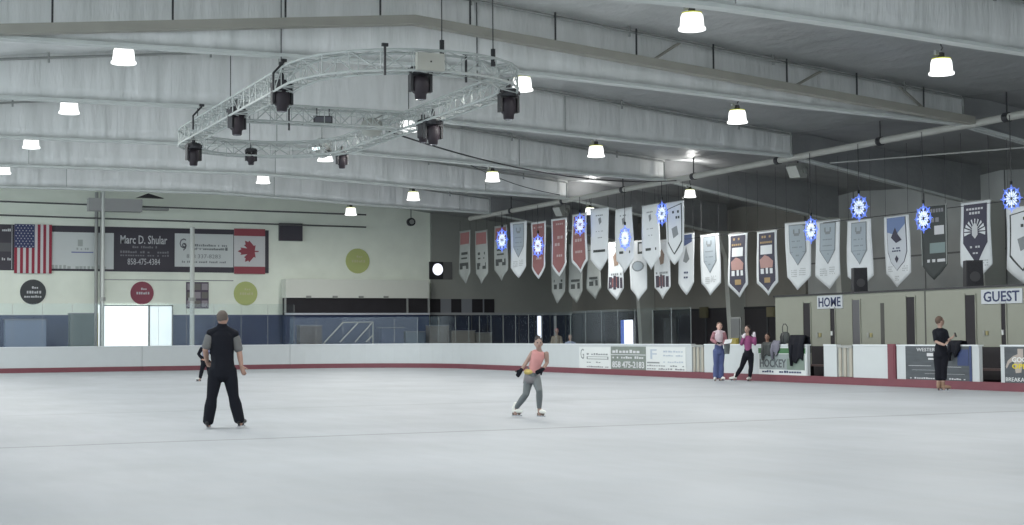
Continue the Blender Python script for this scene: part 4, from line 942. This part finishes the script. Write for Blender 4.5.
for px, py, w_, h_, lb in ((502, 240, 13, 25, 'farthest lit blue snowflake, on the left end of the row'), (538, 246, 13, 25, 'lit blue snowflake before the first red banner, hung lowest'), (580, 224.5, 14, 24, 'third lit snowflake, hung high before a red banner'),
        (625, 238, 13, 26, 'lit blue snowflake before a white barred banner'), (662, 213.5, 13, 26, 'lit blue snowflake between the barred and the outlined banner'), (811, 230, 15, 28, 'narrow lit snowflake above the left end of the HOME box'),
        (859, 207.5, 20, 28, 'lit blue snowflake above the loudspeaker by HOME'), (923.5, 218.5, 18, 30, 'lit blue snowflake beside the dark grey banner'), (1011.5, 198.5, 21, 28, 'rightmost lit snowflake above the GUEST sign')):
    p = P(px, py, X=26.75); s_ = S(p); d_ = h_/s_; o = f0 if not usedf else dup(f0); usedf = True
    o.location = p; o.scale = (d_,)*3; o['label'] = lb; o['group'] = 'lit snowflakes above the side boards'
    o.rotation_euler.z = -atan2(p.x, p.y)-math.acos(min(1, w_/h_))
    MB().tube((0, 0, .5), (0, 0, (6.75-p.z)/d_), .012/d_, n=5).build('cord', DARK, o)
    MB().cbox((0, 0, .56), (.06, .06, .12)).build('plug', DARK, o)
# ------------------------------------------------------------------ people
def blob(prims, name, material, parent, voxel=.012, smooth=2, label=None):
    """overlapping lofts fused into one continuous surface"""
    mb = MB()
    for p in prims:
        if p[0] == 'E':     # ellipsoid: centre, radii, rotation about y
            _, c, r, rot = p; M_ = Matrix.Translation(Vector(c)) @ rot
            mb.lathe([(max(.001, sin(pi*k/10)), -cos(pi*k/10)) for k in range(11)], M_ @ Matrix.Diagonal((r[0], r[1], r[2], 1)), n=16)
        else:               # limb: points with radii (r or (rx, ry)), rounded ends; rx along 'sd'
            _, pts, rad, sd = p
            pts = [Vector(q) for q in pts]; rad = [(q, q) if not isinstance(q, tuple) else q for q in rad]
            P_, R_ = [], []
            d0 = (pts[0]-pts[1]).normalized(); d1 = (pts[-1]-pts[-2]).normalized()
            for f in (.95, .6, .25): P_.append(pts[0]+d0*min(rad[0])*f*.8); g = sqrt(1-f*f); R_.append((rad[0][0]*g, rad[0][1]*g))
            for a, b in zip(pts, rad): P_.append(a); R_.append(b)
            for f in (.25, .6, .95): P_.append(pts[-1]+d1*min(rad[-1])*f*.8); g = sqrt(1-f*f); R_.append((rad[-1][0]*g, rad[-1][1]*g))
            vs = []; n = 14
            for i, q in enumerate(P_):
                t = (P_[min(i+1, len(P_)-1)]-P_[max(i-1, 0)]).normalized()
                s_ = Vector(sd); s_ = (s_-t*s_.dot(t)).normalized(); w_ = t.cross(s_)
                for k in range(n): a = 2*pi*k/n; vs.append(q+s_*cos(a)*R_[i][0]+w_*sin(a)*R_[i][1])
            fs = [(i*n+k, i*n+(k+1) % n, (i+1)*n+(k+1) % n, (i+1)*n+k) for i in range(len(P_)-1) for k in range(n)]
            fs += [tuple(range(n-1, -1, -1)), tuple((len(P_)-1)*n+k for k in range(n))]
            mb.add(vs, fs)
    o = mb.build(name, None, None)
    md = o.modifiers.new('r', 'REMESH'); md.mode = 'VOXEL'; md.voxel_size = voxel; md.use_smooth_shade = True
    ms = o.modifiers.new('s', 'SMOOTH'); ms.iterations = smooth; ms.factor = .5
    me = bpy.data.meshes.new_from_object(o.evaluated_get(bpy.context.evaluated_depsgraph_get()))
    bpy.data.objects.remove(o); me.name = name; me.materials.clear()
    return link(name, me, material, parent, False, label)
I4 = Matrix.Identity(4)
def person(bx, by, J, label, cfg, gz=0, Yd=None):
    """J: joints measured in the photograph (pixel x, pixel y, metres behind the body plane); body stands at (bx, by)"""
    base = P(bx, by, Z=0) if Yd is None else P(bx, by, Y=Yd); base.z = 0 if Yd is None else base.z
    s_ = S(base); az = atan2(base.x, base.y)
    root_ = root('person', base, rz=-az, label=label, cat='person')
    by2 = by
    j = {k: Vector(((v[0]-bx)/s_, v[2] if len(v) > 2 else 0, (by2-v[1])/s_)) for k, v in J.items()}
    K = cfg.get('k', 1.0); fem = cfg.get('fem', 0)
    yaw = cfg.get('yaw', 180); fd = Vector((sin(radians(yaw)), -cos(radians(yaw)), 0)); sd = Vector((cos(radians(yaw)), sin(radians(yaw)), 0))
    byaw = cfg.get('byaw', yaw); bs = Vector((cos(radians(byaw)), sin(radians(byaw)), 0))
    hc = j['head']; hr = .115*K; Rh = Matrix.Rotation(radians(yaw), 4, 'Z')
    nk, sl, sr, pv = j['neck'], j['shl'], j['shr'], j['pelvis']
    ch = nk.lerp(pv, .33); wa = nk.lerp(pv, .68); sw = (sr-sl).length/2
    sw = max(sw, .13*K)
    A = lambda d: cfg.get('thick', 1)*d*K
    torso = ('L', [nk+Vector((0, 0, -.05*K)), nk.lerp(pv, .18), ch, wa, pv, pv+Vector((0, 0, -.06*K))],
             [(sw*.55, A(.075)), (sw*.98, A(.105)), (sw*.92, A(.125)), (sw*(.72 if fem else .86), A(.105)), (sw*(.90 if fem else .86), A(.125)), (sw*.75, A(.11))], bs)
    def arm(sh, el, wr, g=0): return ('L', [sh, sh.lerp(el, .5), el, el.lerp(wr, .4), wr], [A(.052)+g, A(.047)+g, A(.040)+g, A(.038)+g, A(.027)+g], sd)
    def leg(hp, kn, an, g=0, flare=0): return ('L', [hp, hp.lerp(kn, .4), kn, kn.lerp(an, .35), an], [A(.088)+g, A(.080)+g, A(.056)+g, A(.058)+g+flare*.5, A(.038)+g+flare], sd)
    prims = [torso, ('L', [nk-Vector((0, 0, .04)), hc-Vector((0, 0, .07*K))], [A(.055), A(.052)], sd)]
    prims += [('E', hc, (hr*.68, hr*.84, hr), Rh), ('E', hc+fd*.05*K-Vector((0, 0, .055*K)), (.05*K, .045*K, .055*K), Rh), ('E', hc+fd*.098*K-Vector((0, 0, .018*K)), (.014, .02, .024), Rh),
              ('E', hc+sd*.078*K-Vector((0, 0, .01)), (.012, .02, .03), Rh), ('E', hc-sd*.078*K-Vector((0, 0, .01)), (.012, .02, .03), Rh)]
    for sfx in 'lr':
        el, wr, hd = j['el'+sfx], j['wr'+sfx], j['ha'+sfx]
        prims.append(arm(j['sh'+sfx], el, wr)); d = (hd-wr).normalized(); s2 = sd if abs(d.dot(sd)) < .8 else Vector((0, 0, 1))
        prims.append(('L', [wr, wr+d*.05*K, wr+d*.09*K], [(.026*K, .018), (.040*K, .017), (.038*K, .015)], s2))
        nrm = d.cross(s2).normalized(); s2 = nrm.cross(d).normalized()
        for q, (o_, ln) in enumerate(((-.030, .058), (-.010, .070), (.010, .074), (.030, .064))):
            a = wr+d*.085*K+s2*o_*K; b = a+d*ln*.55*K+nrm*.008; c = b+d*ln*.38*K+nrm*.022; prims.append(('L', [a, b, c], [.0095, .009, .008], s2))
        a = wr+d*.03*K+s2*-.03*K; prims.append(('L', [a, a+(d*.6-s2*.8)*.035*K, a+(d*1.0-s2*.9)*.055*K+nrm*.01], [.013, .011, .009], s2))
    for sfx in 'lr':
        prims.append(leg(j['hp'+sfx], j['kn'+sfx], j['an'+sfx])); prims.append(('L', [j['an'+sfx], j['ft'+sfx]+Vector((0, 0, .04))], [.036, .036], sd))
    blob(prims, 'body', cfg.get('skin', SKIN), root_, .009, 1)
    # face
    mb = MB()
    for q in (-1, 1): mb.lathe([(.012*sin(pi*k/6)+.001, -.009*cos(pi*k/6)) for k in range(7)], Matrix.Translation(hc+fd*.088*K+sd*.032*K*q+Vector((0, 0, .008))), n=8)
    mb.build('eye', DARK, root_)
    MB().cbox((0, 0, 0), (.04, .012, .010), Matrix.Translation(hc+fd*.092*K-Vector((0, 0, .055*K))) @ Rh).build('mouth', mat('lips', (.25, .09, .08)), root_)
    # hair
    hp = [('E', hc-fd*.018*K+Vector((0, 0, .022*K)), (hr*.76, hr*.88, hr*.93), Rh)]
    if cfg.get('bun'): hp.append(('E', hc-fd*.06*K+Vector((0, 0, .115*K)), (.045, .045, .04), I4))
    if cfg.get('pony'): hp.append(('L', [hc-fd*.10*K, hc-fd*.14*K-Vector((0, 0, .1)), hc-fd*.12*K-Vector((0, 0, .22))], [.035, .04, .02], sd))
    o = blob(hp, 'hair', cfg['hair'], root_, .012, 1)
    # uncover the face: drop hair faces in front of and below the hairline
    bm = bmesh.new(); bm.from_mesh(o.data)
    kill = [v for v in bm.verts if ((v.co-hc).dot(fd) > .035*K and (v.co.z-hc.z) < .055*K) or (v.co.z-hc.z < cfg.get('hairlow', -.05)*K and (v.co-hc).dot(fd) > -.09*K)]
    bmesh.ops.delete(bm, geom=kill, context='VERTS'); bm.to_mesh(o.data); bm.free()
    # top
    g = .014
    tp = [('L', torso[1], [(a+g, b+g) for a, b in torso[2]], bs)]
    if cfg.get('strappy'):
        tp = [('L', torso[1][1:-1], [(a+g, b+g) for a, b in torso[2][1:-1]], bs)]
    if cfg['sleeve'] != 'none':
        for sfx in 'lr':
            sh, el, wr = j['sh'+sfx], j['el'+sfx], j['wr'+sfx]
            if cfg['sleeve'] == 'long': tp.append(arm(sh, el, wr, g+.006))
            else: tp.append(('L', [sh.lerp(el, .2 if cfg.get('vest') else 0), sh.lerp(el, .8)], [A(.052)+g, A(.05)+g], sd))
    if cfg.get('sleevemat'):
        blob(tp[1:], 'sleeves', cfg['sleevemat'], root_); tp = tp[:1]+[('L', [sl, nk, sr], [A(.055)+g]*3, sd)]
    elif cfg['sleeve'] != 'none' or cfg.get('vest'): tp.append(('L', [sl, nk+Vector((0, 0, -.03)), sr], [A(.052)+g]*3, sd))
    if cfg.get('vest'): tp.append(('L', [nk+Vector((0, 0, -.05)), nk+Vector((0, 0, .035))], [(.10, .08), (.078, .075)], bs))
    blob(tp, cfg['topname'], cfg['top'], root_)
    if cfg.get('hem'):
        c = pv+Vector((0, 0, .04)); blob([('E', c-bs*.05, (sw*.8, A(.16), .06), Rh)], 'hem_panel', cfg['hem'], root_)
    # trousers
    g2 = cfg.get('legfit', .014)
    tr_ = [('L', [wa.lerp(pv, .35), pv, pv-Vector((0, 0, .08*K))], [(sw*.84+g2, A(.112)+g2), (sw*.92+g2, A(.135)+g2), (sw*.8+g2, A(.125)+g2)], bs)]
    for sfx in 'lr':
        hp_, kn, an = j['hp'+sfx], j['kn'+sfx], j['an'+sfx]
        e_ = kn.lerp(an, cfg.get('leglen', 1.0)); L_ = leg(hp_, kn, e_, g2, cfg.get('flare', 0))
        if cfg.get('leglen', 1) < 1: L_ = ('L', L_[1], L_[2][:4]+[A(.055)+g2], sd)
        tr_.append(L_)
    blob(tr_, cfg.get('legname', 'trousers'), cfg['legs'], root_)
    if cfg.get('skirt'):
        MB().lathe([(sw*1.0, .06), (sw*1.18, -.04), (sw*1.35, -.15), (sw*1.30, -.15), (sw*.9, .05)], Matrix.Translation(pv) @ Matrix.Diagonal((1, .85, 1, 1)), n=20).build('skirt', cfg['skirt'], root_, smooth=True)
    # skates
    for sfx in 'lr':
        an, ft = j['an'+sfx], j['ft'+sfx]; dirx = cfg['toe'+sfx]; td = Vector((sin(radians(dirx)), -cos(radians(dirx)), 0)); ts = Vector((td.y, -td.x, 0))
        sole = ft+Vector((0, 0, .055)); o = blob([('L', [an+Vector((0, 0, .06)), sole+Vector((0, 0, .07))-td*.03], [.05*K, .048*K], ts), ('L', [sole-td*.05*K+Vector((0, 0, .035)), sole+td*.05*K+Vector((0, 0, .035)), sole+td*.14*K+Vector((0, 0, .025))], [.042*K, .043*K, .032*K], ts)], 'skate', cfg['boot'], root_, .01, 1)
        T_ = Matrix.Translation(ft) @ Matrix.Rotation(radians(dirx), 4, 'Z')
        MB().box((-.012, -.13*K, .045), (.012, .07*K, .058), T_).box((-.01, -.06*K-.04, .018), (.01, -.06*K, .05), T_).box((-.01, .02, .018), (.01, .06, .05), T_).build('sole_plate', cfg.get('sole', DARK), o)
        MB().box((-.0025, -.15*K, .0), (.0025, .09*K, .022), T_).build('blade', mat('blade_steel', (.5, .5, .52), .2, .9), o)
    if cfg.get('gloves'):
        for sfx in cfg.get('gl', 'lr'):
            wr, hd = j['wr'+sfx], j['ha'+sfx]; d = (hd-wr).normalized(); s2 = sd if abs(d.dot(sd)) < .8 else Vector((0, 0, 1)); nrm = d.cross(s2).normalized(); s2 = nrm.cross(d).normalized()
            pr = [('L', [wr-d*.02, wr+d*.05*K, wr+d*.09*K], [.034*K, (.048*K, .03), (.046*K, .026)], s2)]
            for o_, ln in ((-.030, .058), (-.010, .070), (.010, .074), (.030, .064)):
                a = wr+d*.085*K+s2*o_*K; pr.append(('L', [a, a+d*ln*.6*K+nrm*.01, a+d*ln*K+nrm*.03], [.0145, .0135, .012], s2))
            a = wr+d*.03*K+s2*-.03*K; pr.append(('L', [a, a+(d-s2*.9)*.055*K], [.017, .014], s2)); blob(pr, 'glove', cfg['gloves'], root_, .009, 1)
    return root_, j, s_
HB = mat('dark_hair', (.03, .022, .02), .8); HG = mat('grey_brown_hair', (.10, .08, .07), .8); HBR = mat('light_brown_hair', (.09, .06, .045), .8)
# the man in the black vest, seen from behind
J = dict(head=(222.5, 318.5), neck=(222, 328), shl=(210.5, 334), shr=(234.5, 335), pelvis=(222.5, 369), ell=(205.5, 350, -.02), wrl=(207, 362, .18), hal=(209, 366, .24), elr=(239, 353, 0), wrr=(241, 366, -.02), har=(242.5, 371, -.02),
         hpl=(216, 371), hpr=(229, 371), knl=(212, 398, 0), knr=(233.5, 397, 0), anl=(208.5, 421, 0), anr=(239, 420, 0), ftl=(208.5, 427.5, 0), ftr=(240, 427, 0))
person(224, 427.6, J, 'man in a black vest and black trousers standing on skates, seen from behind', dict(yaw=160, byaw=180, hair=HG, sleeve='short', sleevemat=mat('grey_sleeve', (.13, .13, .13), .85), top=BLACKC, topname='vest', vest=1, legs=BLACKC, flare=.022, legfit=.018, boot=mat('black_leather', (.012, .012, .014), .4), toel=165, toer=150, thick=1.12, hairlow=-.04, sole=DARK))
# the girl gliding towards the camera
J = dict(head=(539, 343.3, -.05), neck=(540, 350, 0), shl=(533, 353, 0), shr=(546.8, 353.6, 0), pelvis=(532.5, 374.5, .08), ell=(527, 362, .02), wrl=(521.5, 370, -.02), hal=(518, 375.5, -.04), elr=(547.5, 363, .03), wrr=(543, 369.5, -.10), har=(539.5, 371.5, -.14),
         hpl=(529.5, 377.5, .08), hpr=(536, 377.5, .08), knl=(526, 394.5, .0), knr=(539.5, 391, -.12), anl=(516.3, 408, .22), anr=(539.3, 407.5, .02), ftl=(515.5, 416.6, .22), ftr=(540, 416.8, .02))
person(530, 417, J, 'girl in a pink top and grey leggings gliding towards the camera, knees bent', dict(yaw=8, byaw=12, fem=1, k=.84, skin=mat('tan_skin', (.33, .22, .18), .6), hair=HB, bun=1, sleeve='none', strappy=1, top=mat('pink_top', (.55, .26, .25), .8), topname='tank_top', hem=mat('yellow_trim', (.55, .42, .14), .8), legs=mat('grey_leggings', (.13, .145, .15), .8), legname='leggings', legfit=.010, skirt=mat('grey_skirt', (.20, .19, .20), .85), boot=mat('white_boot', (.70, .70, .66), .5), toel=60, toer=45, gloves=BLACKC, sole=mat('sole_brown', (.12, .09, .07))))
# the two skaters chatting by the side boards
J = dict(head=(720.2, 326.3), neck=(719.8, 331), shl=(715.5, 333.3), shr=(724.3, 333.3), pelvis=(719.2, 350), ell=(712.7, 340, 0), wrl=(717, 343, -.22), hal=(719.5, 343.3, -.25), elr=(726, 340, 0), wrr=(724.5, 343.5, -.22), har=(727, 342.5, -.25),
         hpl=(716.7, 351), hpr=(722, 351), knl=(716.2, 364.5), knr=(721.6, 364.5, .02), anl=(715.8, 376.8), anr=(720.8, 376.8), ftl=(715.4, 381.2), ftr=(720.9, 380.8))
r_, j_, s_ = person(718.3, 381.5, J, 'person in a pale top with red sleeves and blue trousers holding white paper', dict(yaw=15, fem=1, hair=HBR, hairlow=-.02, skin=SKINP, sleeve='long', sleevemat=mat('faded_red_sleeve', (.26, .12, .14), .85), top=mat('pale_pink_top', (.46, .38, .42), .85), topname='top', legs=mat('blue_trousers', (.06, .08, .19), .85), flare=.028, legfit=.014, boot=mat('white_boot', (.70, .70, .66)), toel=-10, toer=45, gloves=BLACKC, gl='l', sole=DARK))
o = root('paper', chain(r_) @ (j_['har']+Vector((.03, -.05, .02))), rz=-.3, label='white sheets of paper held by the skater in blue trousers', cat='paper')
MB().prism([(-.13, -.06), (.10, -.03), (.15, .07), (-.06, .05)], -.004, .004, lambda u, v, n: Vector((u, v*.6+n, v*1.1+n))).build('sheet', WHC, o)
o = root('hung_jacket', chain(r_) @ (j_['elr']+Vector((.03, -.05, -.03))), rz=0, label='grey jacket draped over the forearm of the skater in blue trousers', cat='jacket')
mb = MB(); vs = []; n_ = 9
for jj in range(8):
    for k in range(n_): a = 2*pi*k/n_; t = jj/7; vs.append(((.07+.03*sin(t*3))*cos(a)*(1+.2*sin(3*a+t*4)), .05*sin(a), .04-t*.42))
mb.add(vs, [(a*n_+k, a*n_+(k+1) % n_, (a+1)*n_+(k+1) % n_, (a+1)*n_+k) for a in range(7) for k in range(n_)]+[tuple(range(n_)), tuple(7*n_+k for k in range(n_))]); mb.build('cloth', mat('grey_green_cloth', (.15, .17, .17), .9), o, smooth=True)
J = dict(head=(748, 329.3), neck=(748.3, 335.8), shl=(744.8, 339), shr=(752.2, 339), pelvis=(748.7, 353.5), ell=(742.2, 344, -.05), wrl=(744, 338.5, -.12), hal=(744.9, 335, -.14), elr=(755.6, 344, -.05), wrr=(755.2, 337.5, -.1), har=(754.6, 333.8, -.12),
         hpl=(746.4, 354.5), hpr=(751, 354.5), knl=(741.8, 367.5, .05), knr=(751.2, 367.3, -.05), anl=(735.8, 376.5, .1), anr=(749.8, 376.8, -.03), ftl=(734.4, 381, .1), ftr=(749.6, 381.2, -.03))
person(746, 381.5, J, 'person in a magenta jacket and black trousers with both hands raised', dict(yaw=-20, byaw=-10, fem=1, k=.95, hair=HB, skin=mat('tan_skin', (.33, .22, .18)), sleeve='long', top=mat('magenta_jacket', (.24, .06, .16), .8), topname='jacket', legs=BLACKC, legfit=.012, boot=mat('white_boot', (.70, .70, .66)), toel=-80, toer=-30, gloves=mat('white_gloves', (.55, .52, .56), .8)))
# the woman in black by the boards
J = dict(head=(941.3, 321.3), neck=(941.2, 328.3), shl=(936.3, 332), shr=(946.3, 332), pelvis=(941.8, 352), ell=(937.5, 342, -.15), wrl=(945, 345, -.28), hal=(948, 343, -.3), elr=(948.5, 341.5, 0), wrr=(951.3, 338.5, -.1), har=(954, 336.6, -.14),
         hpl=(939, 354), hpr=(944.6, 354), knl=(939, 370, 0), knr=(943.7, 370, 0), anl=(938.9, 385, 0), anr=(943, 385, 0), ftl=(938.8, 390.6, 0), ftr=(944, 390.6, 0))
r_, j_, s_ = person(941.5, 390.8, J, 'woman in black shirt and capri trousers standing by the boards with tan skates', dict(yaw=115, byaw=150, fem=1, hair=HBR, hairlow=-.09, skin=mat('tan_skin', (.33, .22, .18)), sleeve='short', top=BLACKC, topname='shirt', legs=BLACKC, leglen=.55, legfit=.03, boot=mat('tan_boot', (.24, .15, .10), .6), toel=170, toer=85, sole=DARK))
o = root('hand_phone', chain(r_) @ (j_['har']+Vector((.05, -.02, .03))), rz=.4, label='small black phone in the hand of the woman in black', cat='phone')
MB().prism([(-.035, -.04), (.035, -.04), (.035, .06), (-.035, .06)], -.006, .006, lambda u, v, n: Vector((u, n+v*.3, v))).build('body', DARK, o); MB().prism([(-.03, -.035), (.03, -.035), (.03, .055), (-.03, .055)], .0062, .008, lambda u, v, n: Vector((u, n+v*.3, v))).build('screen', mat('screen', (.03, .03, .04), .1), o)
# the far skater mostly hidden behind the man
J = dict(head=(207, 340), neck=(207, 346), shl=(201.8, 348.3), shr=(209.5, 349), pelvis=(204.5, 361), ell=(198.6, 354, 0), wrl=(202, 358.5, -.1), hal=(204, 360.5, -.15), elr=(212, 355), wrr=(212, 360), har=(212, 363),
         hpl=(204, 362), hpr=(208, 362), knl=(202, 369.5, 0), knr=(209, 371, 0), anl=(200.3, 377.5, 0), anr=(210, 378, 0), ftl=(199.3, 381.3, 0), ftr=(210, 381.3, 0))
person(205, 381.5, J, 'small distant skater in dark clothes, mostly hidden behind the man in the vest', dict(yaw=20, fem=1, k=.82, hair=HB, sleeve='long', sleevemat=BLACKC, top=mat('lavender_top', (.16, .18, .32), .85), topname='top', legs=BLACKC, legfit=.02, boot=mat('pale_boot', (.60, .62, .60)), toel=-60, toer=20))
# spectators behind the glass near the corner
for px, py, h_, lb, tc, hc_, yw in ((557, 331, 1.62, 'blurred spectator in pale pink cap and beige coat behind the corner glass', mat('beige_coat', (.22, .19, .15), .9), mat('pink_cap', (.45, .12, .18), .9), 0), (570.5, 337, 1.45, 'blurred spectator in a pale blue top behind the corner glass, right of the pink cap', mat('pale_blue_coat', (.26, .30, .42), .9), HG, 20),
        (768, 337, 1.5, 'dim spectator in dull red standing behind the boards beside the beige partition', mat('dull_red_coat', (.12, .03, .04), .9), HB, -20)):
    X_ = 29.0 if px < 600 else 27.2
    b = P(px, py, X=X_); s_ = S(b); by_ = py+b.z*s_; q = lambda dx, z: (px+dx*s_, by_-z*s_)
    H_ = b.z
    Jq = dict(head=q(0, H_), neck=q(0, H_-.17), shl=q(-.16, H_-.27), shr=q(.16, H_-.27), pelvis=q(0, H_*.56), ell=q(-.22, H_*.66), wrl=q(-.15, H_*.55)+(-.1,), hal=q(-.1, H_*.53)+(-.12,), elr=q(.22, H_*.66), wrr=q(.15, H_*.55)+(-.1,), har=q(.1, H_*.53)+(-.12,),
             hpl=q(-.09, H_*.52), hpr=q(.09, H_*.52), knl=q(-.09, H_*.28), knr=q(.09, H_*.28), anl=q(-.09, .12), anr=q(.09, .12), ftl=q(-.09, 0), ftr=q(.09, 0))
    person(px, by_, Jq, lb, dict(yaw=yw, k=.95, hair=hc_, hairlow=-.02, sleeve='long', top=tc, topname='coat', legs=DKC, boot=DARK, toel=yw, toer=yw), Yd=b.y)
# ------------------------------------------------------------------ clothes and bag on the side boards
def drape(x0, x1, y0, y1, material, lb, nm='draped_jacket', ragged=.12, back_=.25):
    ya2, yb2 = XG(x1), XG(x0); zt_ = 1.085; zlow = P((x0+x1)/2, y1, X=XR-.05).z; zup = P((x0+x1)/2, y0, X=XR).z
    e = root(nm, (XR, (ya2+yb2)/2, zlow), label=lb, cat='jacket')
    vs = []; nu, nv = 12, 12
    prof = []
    for k in range(nv+1):
        t = k/nv
        if t < .62: prof.append((XR-.045, zlow+(zt_-zlow)*t/.62))
        elif t < .78: prof.append((XR-.03+.2*(t-.62)/.16, zt_+max(0, zup-1.08)*sin(pi*(t-.62)/.16)))
        else: prof.append((XR+.175, zt_-back_*(t-.78)/.22))
    for n in (0, .03):
        for k, (x, z) in enumerate(prof):
            for i in range(nu+1):
                u_ = i/nu; wv = .018*sin(u_*14+k*.4); zz = z
                f = 1-k/nv*1.6
                if k < 4: zz = z+(4-k)/4*(ragged*(.5+.5*sin(u_*9+x0))+ragged*.6*abs(2*u_-1))
                shr_ = 1-.18*(1-min(1, k/7)); vs.append((x+(wv if x < XR else 0)-(n if x < XR+.1 else -n)+(0), (ya2+yb2)/2+(yb2-ya2)*(u_-.5)*shr_, zz+(n if .62 <= k/nv <= .78 else 0)))
    W_ = nu+1; K = W_*(nv+1); fs = []
    for a_ in range(nv):
        for i in range(nu): a = a_*W_+i; fs += [(a, a+1, a+W_+1, a+W_), (K+a, K+a+W_, K+a+W_+1, K+a+1)]
    for a_ in range(nv): a = a_*W_; b = a+nu; fs += [(a, a+W_, K+a+W_, K+a), (b, K+b, K+b+W_, b+W_)]
    for i in range(nu): a = i; b = nv*W_+i; fs += [(a, K+a, K+a+1, a+1), (b, b+1, K+b+1, K+b)]
    MB().add(vs, fs).build('cloth', material, e, True, smooth=True)
    # a sleeve hanging down
    yc = ya2+(yb2-ya2)*.75; MB().path([(XR-.07, yc, zt_-.02), (XR-.09, yc+.05, (zt_+zlow)/2), (XR-.08, yc+.03, zlow-.06)], [.05, .055, .04], 8).build('sleeve', material, e, True, smooth=True)
    return e
drape(791, 805.5, 334, 364, BLACKC, 'black jacket hung over the side boards beside the dark doorway')
drape(774, 781, 341, 357, mat('grey_lilac_cloth', (.16, .16, .20), .9), 'grey lilac jacket hung over the hockey advert')
drape(764, 772.5, 343, 358, DKC, 'dark cloth hung at the left end of the hockey advert')
drape(950.5, 962, 341, 358.5, BLACKC, 'black jacket held on the boards by the woman in black')
p = P(792, 340, X=XR+.3); e = root('backpack', (XR+.07, p.y, 1.1), label='dark backpack with a wire-like top loop standing on the boards left of HOME', cat='backpack')
mb = MB().lathe([(.05, 0), (.17, .02), (.19, .15), (.16, .28), (.08, .33)], Matrix.Diagonal((.6, 1, 1, 1)), n=12); mb.build('bag', DKC, e, smooth=True)
MB().path([(0, -.10, .28), (0, -.11, .47), (0, -.03, .55), (0, .08, .55), (0, .13, .47), (0, .12, .28)], .012, 6).build('loop', DARK, e); MB().path([(-.11, -.06, .05), (-.13, -.06, .18), (-.08, -.06, .29)], .015, 6).build('strap', DARK, e); MB().path([(-.11, .06, .05), (-.13, .06, .18), (-.08, .06, .29)], .015, 6).build('strap', DARK, e)
# ------------------------------------------------------------------ daylight, fill light and exposure
w = bpy.data.worlds.new('world'); bpy.context.scene.world = w; w.use_nodes = True
bg = w.node_tree.nodes['Background']; bg.inputs[0].default_value = (.80, .93, 1, 1); bg.inputs[1].default_value = WORLD_S
for (loc, rot, sx, sy, en) in (((-11.8, 37, 5.2), (0, -radians(90), 0), 3.0, 60, FILL_W),):  # added fill light at the left, out of view, to brighten roof and walls
    ld = bpy.data.lights.new('left_fill_light', 'AREA'); ld.shape = 'RECTANGLE'; ld.size = sx; ld.size_y = sy; ld.energy = en; ld.color = (.88, .97, 1)
    o = bpy.data.objects.new('left_fill_light', ld); C.objects.link(o); o.location = loc; o.rotation_euler = rot
sc = bpy.context.scene
sc.view_settings.view_transform = 'Standard'; sc.view_settings.look = 'None'; sc.view_settings.gamma = 1; sc.view_settings.use_curve_mapping = False
sc.view_settings.exposure = EXPO
sc.cycles.max_bounces = 10; sc.cycles.diffuse_bounces = 6; sc.cycles.transparent_max_bounces = 12; sc.cycles.use_denoising = True
sc.cycles.sample_clamp_indirect = 4
